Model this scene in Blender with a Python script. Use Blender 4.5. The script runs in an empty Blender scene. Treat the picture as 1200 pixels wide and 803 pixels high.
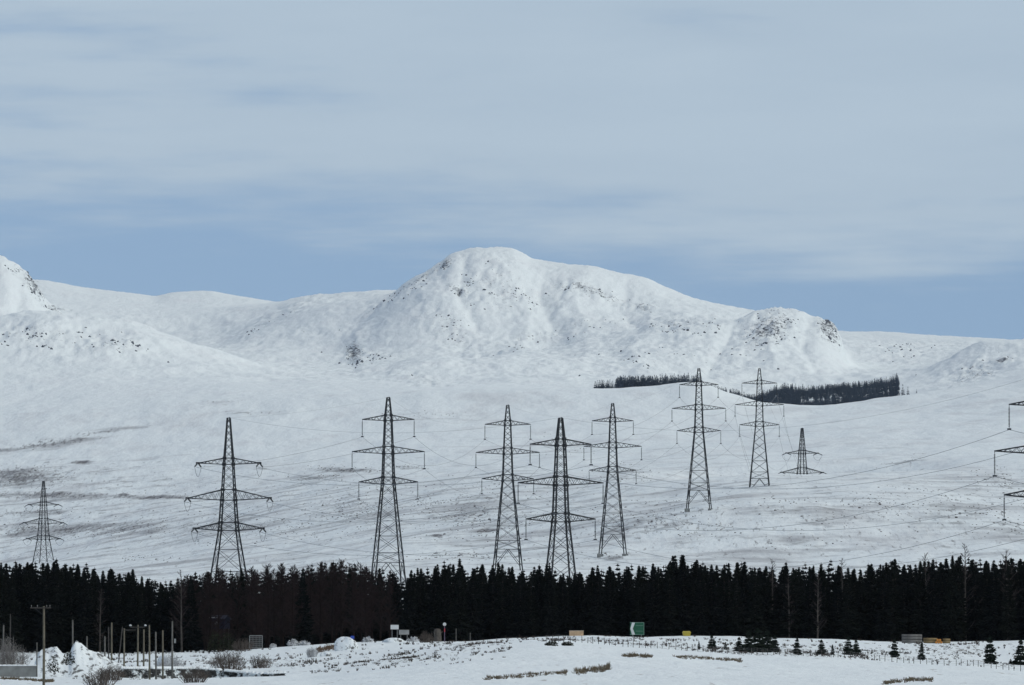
import bpy, math, random
import numpy as np
from mathutils import Vector, Matrix

random.seed(7)
rng = np.random.default_rng(7)
SC = bpy.context.scene
COL = SC.collection

# ------------------------------------------------------------------ survey
F = 13333.0          # focal length in pixels of the 1200 px wide photograph (400 mm lens)
ZC = 10.5            # eye height
HY = 680.0           # row of the eye-level horizon


def wx(px, d):
    return (px - 600.0) / F * d


def wz(py, d):
    return ZC + (HY - py) / F * d


def pchip(xk, yk, x):
    """monotone cubic through (xk, yk); yk may be 2-D (k, n)"""
    xk = np.asarray(xk, float); yk = np.asarray(yk, float); x = np.asarray(x, float)
    flat = yk.ndim == 1
    if flat:
        yk = yk[:, None]
    h = np.diff(xk)[:, None]; dl = np.diff(yk, axis=0) / h
    m = np.zeros_like(yk)
    if len(xk) > 2:
        a, b = dl[:-1], dl[1:]
        w1 = 2 * h[1:] + h[:-1]; w2 = h[1:] + 2 * h[:-1]
        with np.errstate(divide='ignore', invalid='ignore'):
            mm = (w1 + w2) / (w1 / a + w2 / b)
        m[1:-1] = np.where(a * b > 0, mm, 0)
    m[0] = dl[0]; m[-1] = dl[-1]
    x = np.clip(x, xk[0], xk[-1])
    i = np.clip(np.searchsorted(xk, x) - 1, 0, len(xk) - 2)
    hh = (xk[i + 1] - xk[i]); t = ((x - xk[i]) / hh)[:, None]; hh = hh[:, None]
    r = ((2 * t**3 - 3 * t**2 + 1) * yk[i] + (t**3 - 2 * t**2 + t) * hh * m[i]
         + (-2 * t**3 + 3 * t**2) * yk[i + 1] + (t**3 - t**2) * hh * m[i + 1])
    return r[:, 0] if flat else r


# ------------------------------------------------------------------ noise
_perm = rng.permutation(4096)
_ang = rng.uniform(0, 2 * np.pi, 4096)
_gx, _gy = np.cos(_ang), np.sin(_ang)


def perlin(x, y):
    xi = np.floor(x).astype(np.int64); yi = np.floor(y).astype(np.int64)
    xf = x - xi; yf = y - yi
    u = xf**3 * (xf * (xf * 6 - 15) + 10); v = yf**3 * (yf * (yf * 6 - 15) + 10)

    def g(ix, iy, fx, fy):
        h = _perm[(_perm[ix & 4095] + iy) & 4095]
        return _gx[h] * fx + _gy[h] * fy
    n00 = g(xi, yi, xf, yf); n10 = g(xi + 1, yi, xf - 1, yf)
    n01 = g(xi, yi + 1, xf, yf - 1); n11 = g(xi + 1, yi + 1, xf - 1, yf - 1)
    return (n00 * (1 - u) + n10 * u) * (1 - v) + (n01 * (1 - u) + n11 * u) * v


def fbm(x, y, oct=4, gain=0.5, ridged=False):
    s = 0; a = 1.0
    for k in range(oct):
        n = perlin(x * 2**k + 13.7 * k, y * 2**k + 7.1 * k)
        if ridged:
            n = 0.5 - np.abs(n) * 1.6
        s = s + a * n; a *= gain
    return s


# ------------------------------------------------------------------ terrain control lines
PXS = np.arange(-320, 1521, 4.0)


def zc(z):
    return ('z', z)


LAYERS = [
    (-400, zc(8.8)), (10, zc(8.8)), (300, zc(6.2)), (700, zc(1.8)), (1000, zc(-0.3)),
    (1200, {-100: 809, 0: 809, 300: 807, 600: 803, 900: 804, 1200: 807}),
    (1400, {0: 796, 200: 796, 350: 794, 450: 784, 600: 776, 750: 779, 900: 786, 1200: 797}),
    (1560, {0: 783, 250: 783, 350: 776, 450: 768, 550: 757, 640: 753, 750: 758, 850: 766, 900: 768, 1000: 772, 1100: 779, 1200: 787}),
    (1640, {0: 775, 250: 774, 350: 767, 450: 760, 550: 755, 640: 750, 750: 752, 850: 757, 1000: 762, 1100: 766, 1200: 770}),
    (1720, {0: 767, 150: 767, 300: 761, 350: 757, 450: 752, 550: 751, 600: 748, 700: 745, 800: 746, 900: 748, 1000: 750, 1100: 752, 1200: 751}),
    (1800, zc(-0.6)), (2000, zc(-2.0)), (2450, zc(-3.5)),
    (2700, {0: 735, 150: 730, 300: 727, 450: 715, 600: 712, 1200: 712}),
    (2860, {0: 722, 150: 715, 300: 705, 450: 690, 600: 695, 750: 697, 1200: 697}),
    (3280, {0: 700, 150: 693, 300: 688, 450: 674, 600: 671, 750: 676, 1200: 672}),
    (3616, {0: 692, 150: 684, 300: 676, 450: 664, 600: 655, 750: 649, 900: 648, 1200: 645}),
    (3900, {0: 686, 150: 677, 300: 664, 450: 648, 600: 634, 750: 606, 818: 597, 900: 592, 1050: 592, 1200: 600}),
    (4290, {0: 680, 150: 668, 300: 650, 450: 626, 600: 606, 750: 586, 890: 571, 1050: 567, 1200: 568}),
    (4650, {0: 675, 150: 658, 300: 634, 450: 606, 600: 586, 750: 567, 900: 553, 950: 552, 1050: 549, 1200: 546}),
    (5200, {0: 668, 150: 640, 300: 610, 450: 580, 600: 562, 750: 550, 900: 543, 1050: 535, 1200: 528}),
    (6000, {0: 605, 150: 588, 300: 566, 450: 545, 600: 535, 750: 528, 900: 520, 1050: 508, 1200: 496}),
    (6700, {0: 540, 150: 527, 300: 513, 450: 503, 600: 496, 750: 490, 900: 492, 1050: 484, 1200: 467}),
    (7200, {0: 490, 150: 478, 300: 468, 450: 461, 600: 456, 700: 455, 780: 453, 815: 450, 850: 459, 900: 472, 955: 475, 1000: 472, 1040: 467, 1100: 459, 1200: 443}),
    (7450, {0: 472, 150: 462, 300: 456, 450: 455, 600: 455, 700: 457, 800: 457, 850: 468, 900: 479, 955: 481, 1050: 471, 1100: 459, 1200: 440}),
    (8000, {0: 425, 150: 430, 300: 442, 450: 447, 600: 446, 700: 449, 800: 451, 860: 462, 900: 468, 1000: 464, 1050: 456, 1100: 447, 1200: 425}),
    (8500, {-100: 380, 0: 371, 60: 366, 90: 371, 150: 378, 200: 394, 250: 410, 300: 427, 340: 436, 400: 439, 450: 434, 480: 425, 520: 422, 560: 426, 620: 428, 700: 432, 760: 436, 860: 449, 900: 452, 1000: 450, 1050: 443, 1080: 436, 1110: 423, 1140: 408, 1155: 402, 1180: 400, 1250: 397, 1400: 395}),
    (9000, {0: 384, 100: 388, 200: 408, 250: 420, 300: 432, 400: 436, 480: 431, 520: 428, 600: 424, 700: 416, 800: 408, 880: 412, 950: 416, 1000: 436, 1100: 430, 1200: 415}),
    (9600, {-150: 330, -50: 303, 0: 299, 12: 303, 20: 311, 30: 320, 40: 333, 50: 350, 62: 361, 75: 368, 100: 386, 200: 412, 300: 430, 400: 434, 500: 425, 570: 423, 620: 418, 700: 401, 760: 388, 800: 380, 850: 374, 870: 371, 885: 367, 905: 367, 930: 366, 950: 371, 965: 377, 980: 388, 986: 400, 992: 422, 1010: 432, 1100: 427, 1200: 416}),
    (9950, {0: 370, 100: 392, 200: 412, 300: 425, 400: 430, 450: 418, 500: 408, 560: 410, 620: 416, 700: 402, 760: 391, 800: 384, 900: 384, 980: 405, 1000: 425, 1100: 420, 1200: 412}),
    (10400, {0: 378, 100: 392, 200: 412, 260: 414, 300: 410, 350: 404, 400: 400, 430: 391, 455: 377, 500: 356, 540: 348, 600: 356, 660: 362, 720: 366, 780: 370, 830: 372, 890: 380, 985: 405, 1100: 414, 1200: 410}),
    (10900, {0: 380, 200: 410, 250: 405, 300: 388, 350: 369, 380: 360, 420: 352, 455: 346, 480: 330, 505: 316, 520: 306, 530: 298, 545: 294, 560: 291, 570: 292, 582: 291, 600: 292, 610: 296, 625: 304, 650: 308, 675: 311, 690: 311.5, 720: 319, 755: 326, 780: 337, 810: 350, 830: 356, 870: 363, 890: 368, 985: 398, 1100: 408, 1200: 408}),
    (11500, {0: 372, 200: 402, 250: 397, 300: 380, 350: 362, 400: 354, 450: 349, 500: 356, 600: 360, 800: 382, 985: 403, 1100: 405, 1200: 405}),
    (12300, {0: 350, 100: 358, 200: 362, 250: 361, 290: 358, 325: 355, 350: 350, 390: 346, 450: 343, 520: 345, 600: 350, 800: 366, 985: 396, 1200: 401}),
    (12800, {0: 345, 100: 356, 200: 362, 325: 360, 450: 356, 600: 360, 900: 382, 985: 395, 1200: 402}),
    (13500, {-100: 331, 40: 329, 100: 338, 165: 346, 180: 348, 205: 343, 240: 342, 280: 347, 325: 355, 390: 360, 500: 365, 900: 380, 985: 390, 1050: 391, 1100: 395, 1165: 399, 1200: 401, 1400: 405}),
    (14600, {0: 400, 1200: 420}),
]
LD = np.array([l[0] for l in LAYERS], float)
LZ = np.zeros((len(LAYERS), len(PXS)))
for _i, (_d, _s) in enumerate(LAYERS):
    if isinstance(_s, tuple):
        LZ[_i] = _s[1]
    else:
        ks = sorted(_s)
        LZ[_i] = wz(pchip(ks, [_s[k] for k in ks], np.clip(PXS, ks[0], ks[-1])), _d)
# smooth the lines a little from left to right
_k = np.exp(-0.5 * (np.arange(-2, 3) / 0.55) ** 2); _k /= _k.sum()
LZ = np.apply_along_axis(lambda r: np.convolve(np.pad(r, 2, 'edge'), _k, 'valid'), 1, LZ)

DS = np.concatenate([np.linspace(-400, 1000, 36)[:-1], np.linspace(1000, 1800, 161)[:-1],
                     np.linspace(1800, 7250, 321)[:-1], np.linspace(7250, 11400, 331)[:-1], np.linspace(11400, 14600, 121)])
BASEZ = pchip(LD, LZ, DS)       # rows (DS) x PXS

UN = 760
US = np.linspace(-0.0560, 0.0560, UN)
D2, U2 = np.meshgrid(DS, US, indexing='ij')
X2 = U2 * (np.maximum(D2, -300) + 1500.0)
Y2 = D2
PX2 = 600 + F * X2 / np.maximum(D2, 300.0)
t = (np.clip(PX2, PXS[0], PXS[-1] - 0.01) - PXS[0]) / 4.0
ti = t.astype(int); tf = t - ti
ri = np.arange(len(DS))[:, None]
Z2 = BASEZ[ri, ti] * (1 - tf) + BASEZ[ri, ti + 1] * tf


def sst(a, b, x):
    t_ = np.clip((x - a) / (b - a), 0, 1)
    return t_ * t_ * (3 - 2 * t_)


PY2 = HY - (Z2 - ZC) * F / np.maximum(D2, 300)


def blobs(lst, px, py):
    s = np.zeros_like(px)
    for (bx, by, rx, ry, w, *sl) in lst:
        k = sl[0] if sl else 0.0
        s = np.maximum(s, w * np.exp(-((px - bx) / rx) ** 2 - ((py - by - k * (px - bx)) / ry) ** 2))
    return s


ROCKS = [(38, 332, 22, 20, .75, .9), (20, 315, 20, 12, .6), (65, 362, 22, 5, .8, .12), (50, 395, 80, 20, .55), (135, 405, 45, 12, .68),
         (523, 313, 9, 7, .9, -.6), (495, 330, 40, 7, .68, -.62), (455, 355, 45, 8, .6, -.62), (415, 418, 12, 12, 1.0, .3), (436, 420, 30, 8, .5),
         (538, 341, 16, 5, .95, .25), (575, 335, 60, 20, .5), (600, 352, 70, 22, .5), (690, 344, 60, 9, .72, .18), (755, 361, 14, 6, .8, .3),
         (530, 388, 45, 28, .5, .5), (585, 310, 25, 10, .45), (900, 388, 42, 24, .8, -.2), (970, 385, 16, 22, .85, .4), (800, 385, 60, 14, .5),
         (1140, 440, 34, 16, .66, -.3), (1174, 425, 14, 5, .9, -.2), (1158, 439, 10, 3, 1, -.1), (1197, 445, 6, 4, 1), (505, 452, 40, 10, .55, .3),
         (355, 358, 45, 6, .45, -.55), (310, 380, 45, 6, .42, -.6), (650, 395, 110, 10, .45, -.25), (1060, 410, 60, 16, .36), (800, 420, 160, 25, .32)]
HEATH = [(20, 560, 95, 18, .75), (60, 520, 90, 7, .68, -.12), (115, 507, 90, 5, .62, -.15), (95, 543, 16, 3, .95), (55, 543, 6, 2, .8), (145, 580, 10, 2.5, 1), (180, 582, 70, 4, .8),
         (60, 581, 120, 6, .72), (90, 620, 200, 14, .66), (40, 600, 90, 10, .6), (270, 615, 180, 30, .5), (405, 550, 60, 6, .72, .05), (370, 560, 60, 8, .6), (480, 547, 30, 4, .7),
         (420, 600, 120, 40, .52), (560, 600, 140, 50, .52), (570, 623, 22, 3, 1, -.12), (512, 631, 10, 2.5, .9), (550, 605, 60, 6, .62), (760, 610, 120, 30, .56, -.1), (730, 555, 60, 18, .48),
         (860, 610, 120, 22, .6, -.25), (930, 635, 120, 14, .56), (1000, 600, 150, 30, .58, -.2), (1120, 600, 120, 32, .62, -.1), (1060, 540, 60, 8, .52, -.25), (1170, 560, 60, 20, .55), (1180, 620, 80, 16, .6),
         (300, 485, 60, 5, .5), (250, 470, 90, 6, .46), (500, 487, 90, 8, .42), (650, 520, 150, 20, .36), (180, 655, 60, 8, .45), (560, 652, 200, 8, .5), (720, 652, 20, 3, .8)]
ROCK2 = np.where(D2 > 7600, blobs(ROCKS, PX2, PY2), 0)
HEATH = [(b[0], b[1], b[2], b[3], b[4] * (.86 if b[0] > 820 else 1), *b[5:]) for b in HEATH]
HEATH2 = np.where((D2 > 2200) & (D2 < 8200), np.maximum(blobs(HEATH, PX2, PY2), 0.40 * sst(490, 570, PY2)), 0)

mw = sst(7300, 8300, D2)                       # mountain weight
ow = sst(2500, 3200, D2) * (1 - sst(7000, 8200, D2))
fw = sst(900, 1150, D2) * (1 - sst(1700, 1800, D2))
n1 = fbm((X2 + 0.35 * Z2) / 80, Y2 / 300, 6, 0.52, True); n1 = n1 - n1.mean()
n1 = n1 * (1 - 0.75 * np.exp(-((D2 - 10930) / 220) ** 2))
dz = mw * 4.2 * n1
dz += (mw * 0.5 + 1.2 * ROCK2) * (D2 < 12000) * fbm(X2 / 8.0, Y2 / 40, 3, 0.6)
dz += mw * 0.8 * fbm((X2 * 0.9 + Z2 * 0.9) / 24, Y2 / 80, 4, 0.65)
dz += (0.12 * mw + ROCK2) * 4.6 * (fbm((X2 - 0.5 * Z2) / 12, Y2 / 44, 4, 0.62, True) - 0.25)
def folds(lst):
    s_ = np.zeros_like(Z2)
    for pts, wl, wr, amp in lst:
        best = np.full(Z2.shape, 1e9); side = np.zeros_like(Z2)
        for (ax, ay), (bx, by) in zip(pts[:-1], pts[1:]):
            ux, uy = bx - ax, by - ay; L2_ = ux * ux + uy * uy
            tt = np.clip(((PX2 - ax) * ux + (PY2 - ay) * uy) / L2_, 0, 1)
            ex, ey = PX2 - ax - tt * ux, PY2 - ay - tt * uy
            dd_ = np.hypot(ex, ey); q_ = dd_ < best
            best = np.where(q_, dd_, best); side = np.where(q_, ex, side)
        w_ = wl + (wr - wl) * sst(-7, 7, side)
        s_ += 1.3 * amp * np.exp(-(best / w_) ** 1.2)
    return s_


FOLDS = [([(516, 318), (498, 332), (468, 355), (438, 380), (418, 402)], 10, 32, 5.0), ([(575, 300), (600, 330), (622, 372), (612, 410)], 26, 14, 3.2), ([(690, 316), (668, 350), (690, 392)], 24, 14, 3.0),
         ([(545, 305), (538, 345), (560, 385)], 8, 10, -3.2), ([(640, 312), (632, 350), (648, 385)], 8, 12, -3.0), ([(735, 330), (725, 360), (745, 385)], 9, 12, -2.6), ([(590, 420), (650, 404), (730, 386), (800, 376)], 30, 30, 2.4),
         ([(255, 402), (300, 386), (340, 370), (380, 358)], 8, 8, 2.2), ([(300, 402), (345, 385), (400, 364)], 7, 7, -1.8), ([(860, 380), (845, 410), (830, 435)], 9, 12, -2.6), ([(912, 372), (900, 400), (908, 430)], 12, 10, 2.6), ([(948, 376), (940, 405), (955, 432)], 8, 10, -2.4),
         ([(10, 303), (25, 335), (20, 358)], 8, 10, -2.4), ([(1150, 406), (1120, 432), (1095, 446)], 8, 12, 2.4), ([(1180, 404), (1165, 430)], 6, 8, -2.0), ([(70, 372), (40, 395), (20, 420)], 10, 14, -1.8), ([(130, 380), (110, 405), (120, 430)], 10, 14, -1.6), ([(510, 424), (480, 440), (440, 452)], 12, 16, 1.8), ([(760, 392), (740, 415), (760, 440)], 10, 14, 2.0)]
dz += mw * folds(FOLDS) * (1 - sst(10520, 10880, D2)) * sst(8200, 8700, D2)
dz *= 1 - 0.55 * sst(11800, 12600, D2)
dz += ow * (2.2 * fbm(X2 / 70, Y2 / 480, 3, 0.5) + 0.5 * fbm(X2 / 16, Y2 / 110, 2, 0.5))
dz += ow * HEATH2 * 0.5 * fbm(X2 / 5, Y2 / 60, 2, 0.5)
dz += fw * (0.34 * fbm(X2 / 14, Y2 / 50, 3, 0.5))
# hollow in which the far angle pylon stands
PH = (wx(940.0, 4900.0), 4900.0)
Z2 = Z2 + dz
Z2 -= 27.0 * np.exp(-((X2 - PH[0]) / 42) ** 2 - ((Y2 - PH[1] - 15) / 150) ** 2)


SLX = np.gradient(Z2, axis=1) / np.gradient(X2, axis=1)
SLY = np.gradient(Z2, axis=0) / np.gradient(Y2, axis=0)
STEEP = np.hypot(SLX, SLY)
STEEP = sst(0.55, 1.5, STEEP) * (D2 > 7600)
ROCK2 = np.clip(0.82 * ROCK2 + 0.22 * STEEP + 0.08 * mw * (D2 < 12000) * (PX2 > 380) + 0.08 * mw * (D2 < 12800), 0, 1)


def ground(x, y):
    """terrain height at world (x, y)"""
    x = np.asarray(x, float); y = np.asarray(y, float)
    r = np.clip(np.searchsorted(DS, y) - 1, 0, len(DS) - 2)
    rf = np.clip((y - DS[r]) / (DS[r + 1] - DS[r]), 0, 1)

    def row(k):
        u = np.clip(x / (np.maximum(DS[k], -300) + 1500.0), US[0], US[-1] - 1e-9)
        c = (u - US[0]) / (US[1] - US[0]); ci = np.clip(c.astype(int), 0, UN - 2); cf = c - ci
        return Z2[k, ci] * (1 - cf) + Z2[k, ci + 1] * cf
    return row(r) * (1 - rf) + row(r + 1) * rf


def spot(px, d):
    """the place on the ground seen in direction px at range d"""
    x = wx(px, d)
    return Vector((x, d, float(ground(np.array([x]), np.array([d]))[0])))


# ------------------------------------------------------------------ materials
def mat(name, col, rough=0.8, metal=0.0, var=0.0, scale=3.0, spec=0.3):
    m = bpy.data.materials.new(name); m.use_nodes = True
    nt = m.node_tree; b = nt.nodes['Principled BSDF']
    b.inputs['Roughness'].default_value = rough; b.inputs['Metallic'].default_value = metal
    b.inputs['Specular IOR Level'].default_value = spec
    b.inputs['Base Color'].default_value = (*col, 1)
    if var > 0:
        tc = nt.nodes.new('ShaderNodeTexCoord'); no = nt.nodes.new('ShaderNodeTexNoise')
        no.inputs['Scale'].default_value = scale; no.inputs['Detail'].default_value = 5
        nt.links.new(tc.outputs['Object'], no.inputs['Vector'])
        mx = nt.nodes.new('ShaderNodeMix'); mx.data_type = 'RGBA'
        mx.inputs['A'].default_value = (*[c * (1 - var) for c in col], 1)
        mx.inputs['B'].default_value = (*[min(1, c * (1 + var)) for c in col], 1)
        mr = nt.nodes.new('ShaderNodeMapRange'); mr.inputs['From Min'].default_value = 0.3; mr.inputs['From Max'].default_value = 0.7
        nt.links.new(no.outputs['Fac'], mr.inputs['Value'])
        nt.links.new(mr.outputs['Result'], mx.inputs['Factor'])
        nt.links.new(mx.outputs['Result'], b.inputs['Base Color'])
    return m


SNOW = (0.81, 0.845, 0.85)


def N(nt, t, **kw):
    n = nt.nodes.new(t)
    for k, v in kw.items():
        setattr(n, k, v)
    return n


def math_node(nt, op, a, b=None, c=None):
    n = N(nt, 'ShaderNodeMath', operation=op)
    for i, v in enumerate((a, b, c)):
        if v is None:
            continue
        if isinstance(v, (int, float)):
            n.inputs[i].default_value = v
        else:
            nt.links.new(v, n.inputs[i])
    return n.outputs[0]


def noise(nt, vec, scale_xyz, detail=4, rough=0.55, rot=(0, 0, 0)):
    mp = N(nt, 'ShaderNodeMapping'); mp.inputs['Scale'].default_value = scale_xyz
    mp.inputs['Rotation'].default_value = rot
    nt.links.new(vec, mp.inputs['Vector'])
    no = N(nt, 'ShaderNodeTexNoise'); no.inputs['Scale'].default_value = 1.0
    no.inputs['Detail'].default_value = detail; no.inputs['Roughness'].default_value = rough
    nt.links.new(mp.outputs[0], no.inputs['Vector'])
    return no.outputs['Fac']


def snow_ground(name, layers, bump_scale, bump_dist):
    """snow lying on ground that shows through where the attribute and the noise say it is bare
    layers: (attribute or constant, colour, noise scale xyz, softness, gain)"""
    m = bpy.data.materials.new(name); m.use_nodes = True
    nt = m.node_tree; b = nt.nodes['Principled BSDF']
    b.inputs['Roughness'].default_value = 0.75; b.inputs['Specular IOR Level'].default_value = 0.15
    tc = N(nt, 'ShaderNodeTexCoord'); vec = tc.outputs['Object']
    # fine difference of old and fresh snow
    base = N(nt, 'ShaderNodeMix', data_type='RGBA')
    base.inputs['A'].default_value = (0.80, 0.850, 0.860, 1); base.inputs['B'].default_value = (0.86, 0.905, 0.910, 1)
    s0 = noise(nt, vec, layers[0][2], 5, 0.6)
    mr0 = N(nt, 'ShaderNodeMapRange'); mr0.inputs['From Min'].default_value = 0.3; mr0.inputs['From Max'].default_value = 0.7
    nt.links.new(s0, mr0.inputs['Value']); nt.links.new(mr0.outputs[0], base.inputs['Factor'])
    col = base.outputs['Result']
    for (attr, c, sc, soft, gain, most) in layers:
        nz = noise(nt, vec, sc, 6, 0.62)
        if isinstance(attr, str):
            at = N(nt, 'ShaderNodeAttribute', attribute_name=attr); a = at.outputs['Fac']
        else:
            v = N(nt, 'ShaderNodeValue'); v.outputs[0].default_value = attr; a = v.outputs[0]
        # bare where noise + gain*attr > 1
        off, k = gain if isinstance(gain, tuple) else (0.0, gain)
        s = math_node(nt, 'ADD', math_node(nt, 'MULTIPLY_ADD', a, k, nz), off)
        mr = N(nt, 'ShaderNodeMapRange', interpolation_type='SMOOTHSTEP')
        mr.inputs['From Min'].default_value = 1 - soft; mr.inputs['From Max'].default_value = 1 + soft
        mr.inputs['To Max'].default_value = most
        nt.links.new(s, mr.inputs['Value'])
        mx = N(nt, 'ShaderNodeMix', data_type='RGBA')
        nt.links.new(col, mx.inputs['A']); mx.inputs['B'].default_value = (*c, 1)
        nt.links.new(mr.outputs[0], mx.inputs['Factor'])
        col = mx.outputs['Result']
    nt.links.new(col, b.inputs['Base Color'])
    bp = N(nt, 'ShaderNodeBump'); bp.inputs['Strength'].default_value = 0.7; bp.inputs['Distance'].default_value = bump_dist
    nt.links.new(noise(nt, vec, bump_scale, 6, 0.6), bp.inputs['Height'])
    nt.links.new(bp.outputs[0], b.inputs['Normal'])
    return m


M_field = snow_ground('snow on field', [
    (0.40, (0.52, 0.52, 0.52), (0.16, 0.04, 0.1), 0.12, 0.75, 0.45),
    (0.0, (0.30, 0.27, 0.24), (0.45, 0.05, 0.3), 0.04, (0.335, 1), 0.6),
    ('scrub', (0.13, 0.115, 0.095), (1.7, 0.16, 1.5), 0.06, (0.17, 0.42), 0.9)], (0.5, 0.10, 0.5), 0.6)
M_moor = snow_ground('snow on moor', [
    (0.44, (0.52, 0.53, 0.55), (0.03, 0.006, 0.03), 0.14, 0.9, 0.5),
    ('heath', (0.26, 0.255, 0.27), (0.020, 0.018, 0.02), 0.12, (0.215, 0.50), 0.62),
    ('heath', (0.14, 0.135, 0.14), (0.085, 0.026, 0.1), 0.08, (0.20, 0.42), 0.52),
    ('heath', (0.085, 0.075, 0.075), (0.60, 0.030, 0.3), 0.07, (0.20, 0.40), 0.65)], (0.12, 0.02, 0.12), 2.0)
M_hills = snow_ground('snow on rock', [
    (0.40, (0.68, 0.70, 0.725), (0.03, 0.008, 0.04), 0.16, 0.9, 0.45),
    ('rock', (0.50, 0.53, 0.57), (0.06, 0.018, 0.10), 0.16, (0.16, 0.36), 0.4),
    ('rock', (0.18, 0.19, 0.215), (0.19, 0.05, 0.28), 0.07, (0.16, 0.37), 0.6),
    ('rock', (0.06, 0.065, 0.08), (0.36, 0.09, 0.52), 0.05, (0.16, 0.36), 0.92)], (0.10, 0.025, 0.14), 2.6)
M_crag = mat('mountain rock', (0.085, 0.095, 0.115), 0.9, 0, 0.4, 0.2)
M_steel = mat('galvanised steel', (0.020, 0.022, 0.026), 0.65, 0.1, 0.15, 0.6)
M_glass = mat('insulator glass', (0.06, 0.065, 0.07), 0.35)
M_wire = mat('aluminium wire', (0.20, 0.21, 0.22), 0.5, 0.3)
M_spruce = mat('spruce needles', (0.0045, 0.006, 0.0055), 0.9, 0, 0.5, 1.3, 0.1)
M_spruce_b = mat('spruce needles lighter', (0.006, 0.008, 0.006), 0.9, 0, 0.5, 1.3, 0.1)
M_young = mat('young spruce needles', (0.014, 0.021, 0.015), 0.9, 0, 0.5, 3.0, 0.1)
M_larch = mat('larch twigs', (0.023, 0.015, 0.0145), 0.9, 0, 0.4, 1.0, 0.1)
M_birch = mat('birch twigs', (0.055, 0.045, 0.045), 0.9, 0, 0.4, 1.0, 0.1)
M_bark = mat('spruce bark', (0.040, 0.033, 0.030), 0.95, 0, 0.5, 2.0, 0.1)
M_larchbark = mat('larch bark', (0.016, 0.011, 0.010), 0.95, 0, 0.4, 2.0, 0.1)
M_birchbark = mat('birch bark', (0.075, 0.068, 0.062), 0.9, 0, 0.5, 1.5, 0.1)
M_farwood_hazed = mat('far spruce needles haze tinted', (0.072, 0.095, 0.130), 0.9, 0, 0.3, 0.1, 0.1)  # distance haze painted into the needles as a lighter, bluer base colour
M_pole = mat('weathered pole wood', (0.13, 0.118, 0.088), 0.9, 0, 0.3, 1.5)
M_poleg = mat('grey post wood', (0.125, 0.122, 0.112), 0.9, 0, 0.3, 1.5)
M_poled = mat('dark post wood', (0.06, 0.056, 0.052), 0.9, 0, 0.3, 1.5)
M_porc = mat('porcelain', (0.20, 0.20, 0.19), 0.3)
M_heather = mat('heather twigs', (0.055, 0.046, 0.040), 0.95, 0, 0.5, 0.8, 0.1)
M_drygrass = mat('dry grass', (0.12, 0.098, 0.068), 0.95, 0, 0.4, 0.7, 0.1)
M_shrub = mat('bare shrub twigs', (0.10, 0.085, 0.075), 0.95, 0, 0.4, 1.0, 0.1)
M_dull = mat('brown twigs with snow', (0.20, 0.19, 0.18), 0.9, 0, 0.6, 1.2)
M_frost = mat('snow dusted twigs', (0.42, 0.43, 0.44), 0.9, 0, 0.5, 1.4, 0.1)
M_frost2 = mat('snow laden twigs', (0.55, 0.56, 0.57), 0.9, 0, 0.45, 1.6)
M_bushd = mat('dark gorse', (0.020, 0.024, 0.014), 0.95, 0, 0.5, 2.0, 0.1)
M_snow = mat('lying snow', SNOW, 0.75, 0, 0.06, 1.2, 0.15)
M_stone = mat('dark stone', (0.022, 0.021, 0.02), 0.9, 0, 0.5, 1.5)
M_earth = mat('bare earth', (0.11, 0.075, 0.05), 0.95, 0, 0.4, 1.5)
M_block = mat('grey concrete blocks', (0.20, 0.21, 0.205), 0.9, 0, 0.25, 1.0)
M_grey = mat('grey painted metal', (0.24, 0.25, 0.25), 0.6, 0.2, 0.2, 1.0)
M_white = mat('white paint', (0.55, 0.57, 0.57), 0.5, 0, 0.08, 1.0)
M_green = mat('road sign green', (0.012, 0.085, 0.045), 0.4, 0, 0.15, 2.0)
M_blue = mat('dark blue paint', (0.006, 0.008, 0.024), 0.5, 0, 0.15, 1.0)
M_bright = mat('blue plastic', (0.03, 0.07, 0.35), 0.4)
M_red = mat('red paint', (0.40, 0.05, 0.06), 0.5)
M_tan = mat('tan board', (0.42, 0.30, 0.19), 0.8, 0, 0.25, 2.0)
M_yellow = mat('yellow grit bin plastic', (0.38, 0.31, 0.04), 0.5, 0, 0.1, 2.0)
M_loggrey = mat('weathered log', (0.13, 0.13, 0.125), 0.9, 0, 0.3, 2.0)
M_logtan = mat('log bark tan', (0.20, 0.15, 0.075), 0.9, 0, 0.3, 2.0)
M_cut = mat('fresh cut log end', (0.45, 0.19, 0.04), 0.8, 0, 0.2, 3.0)


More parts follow.
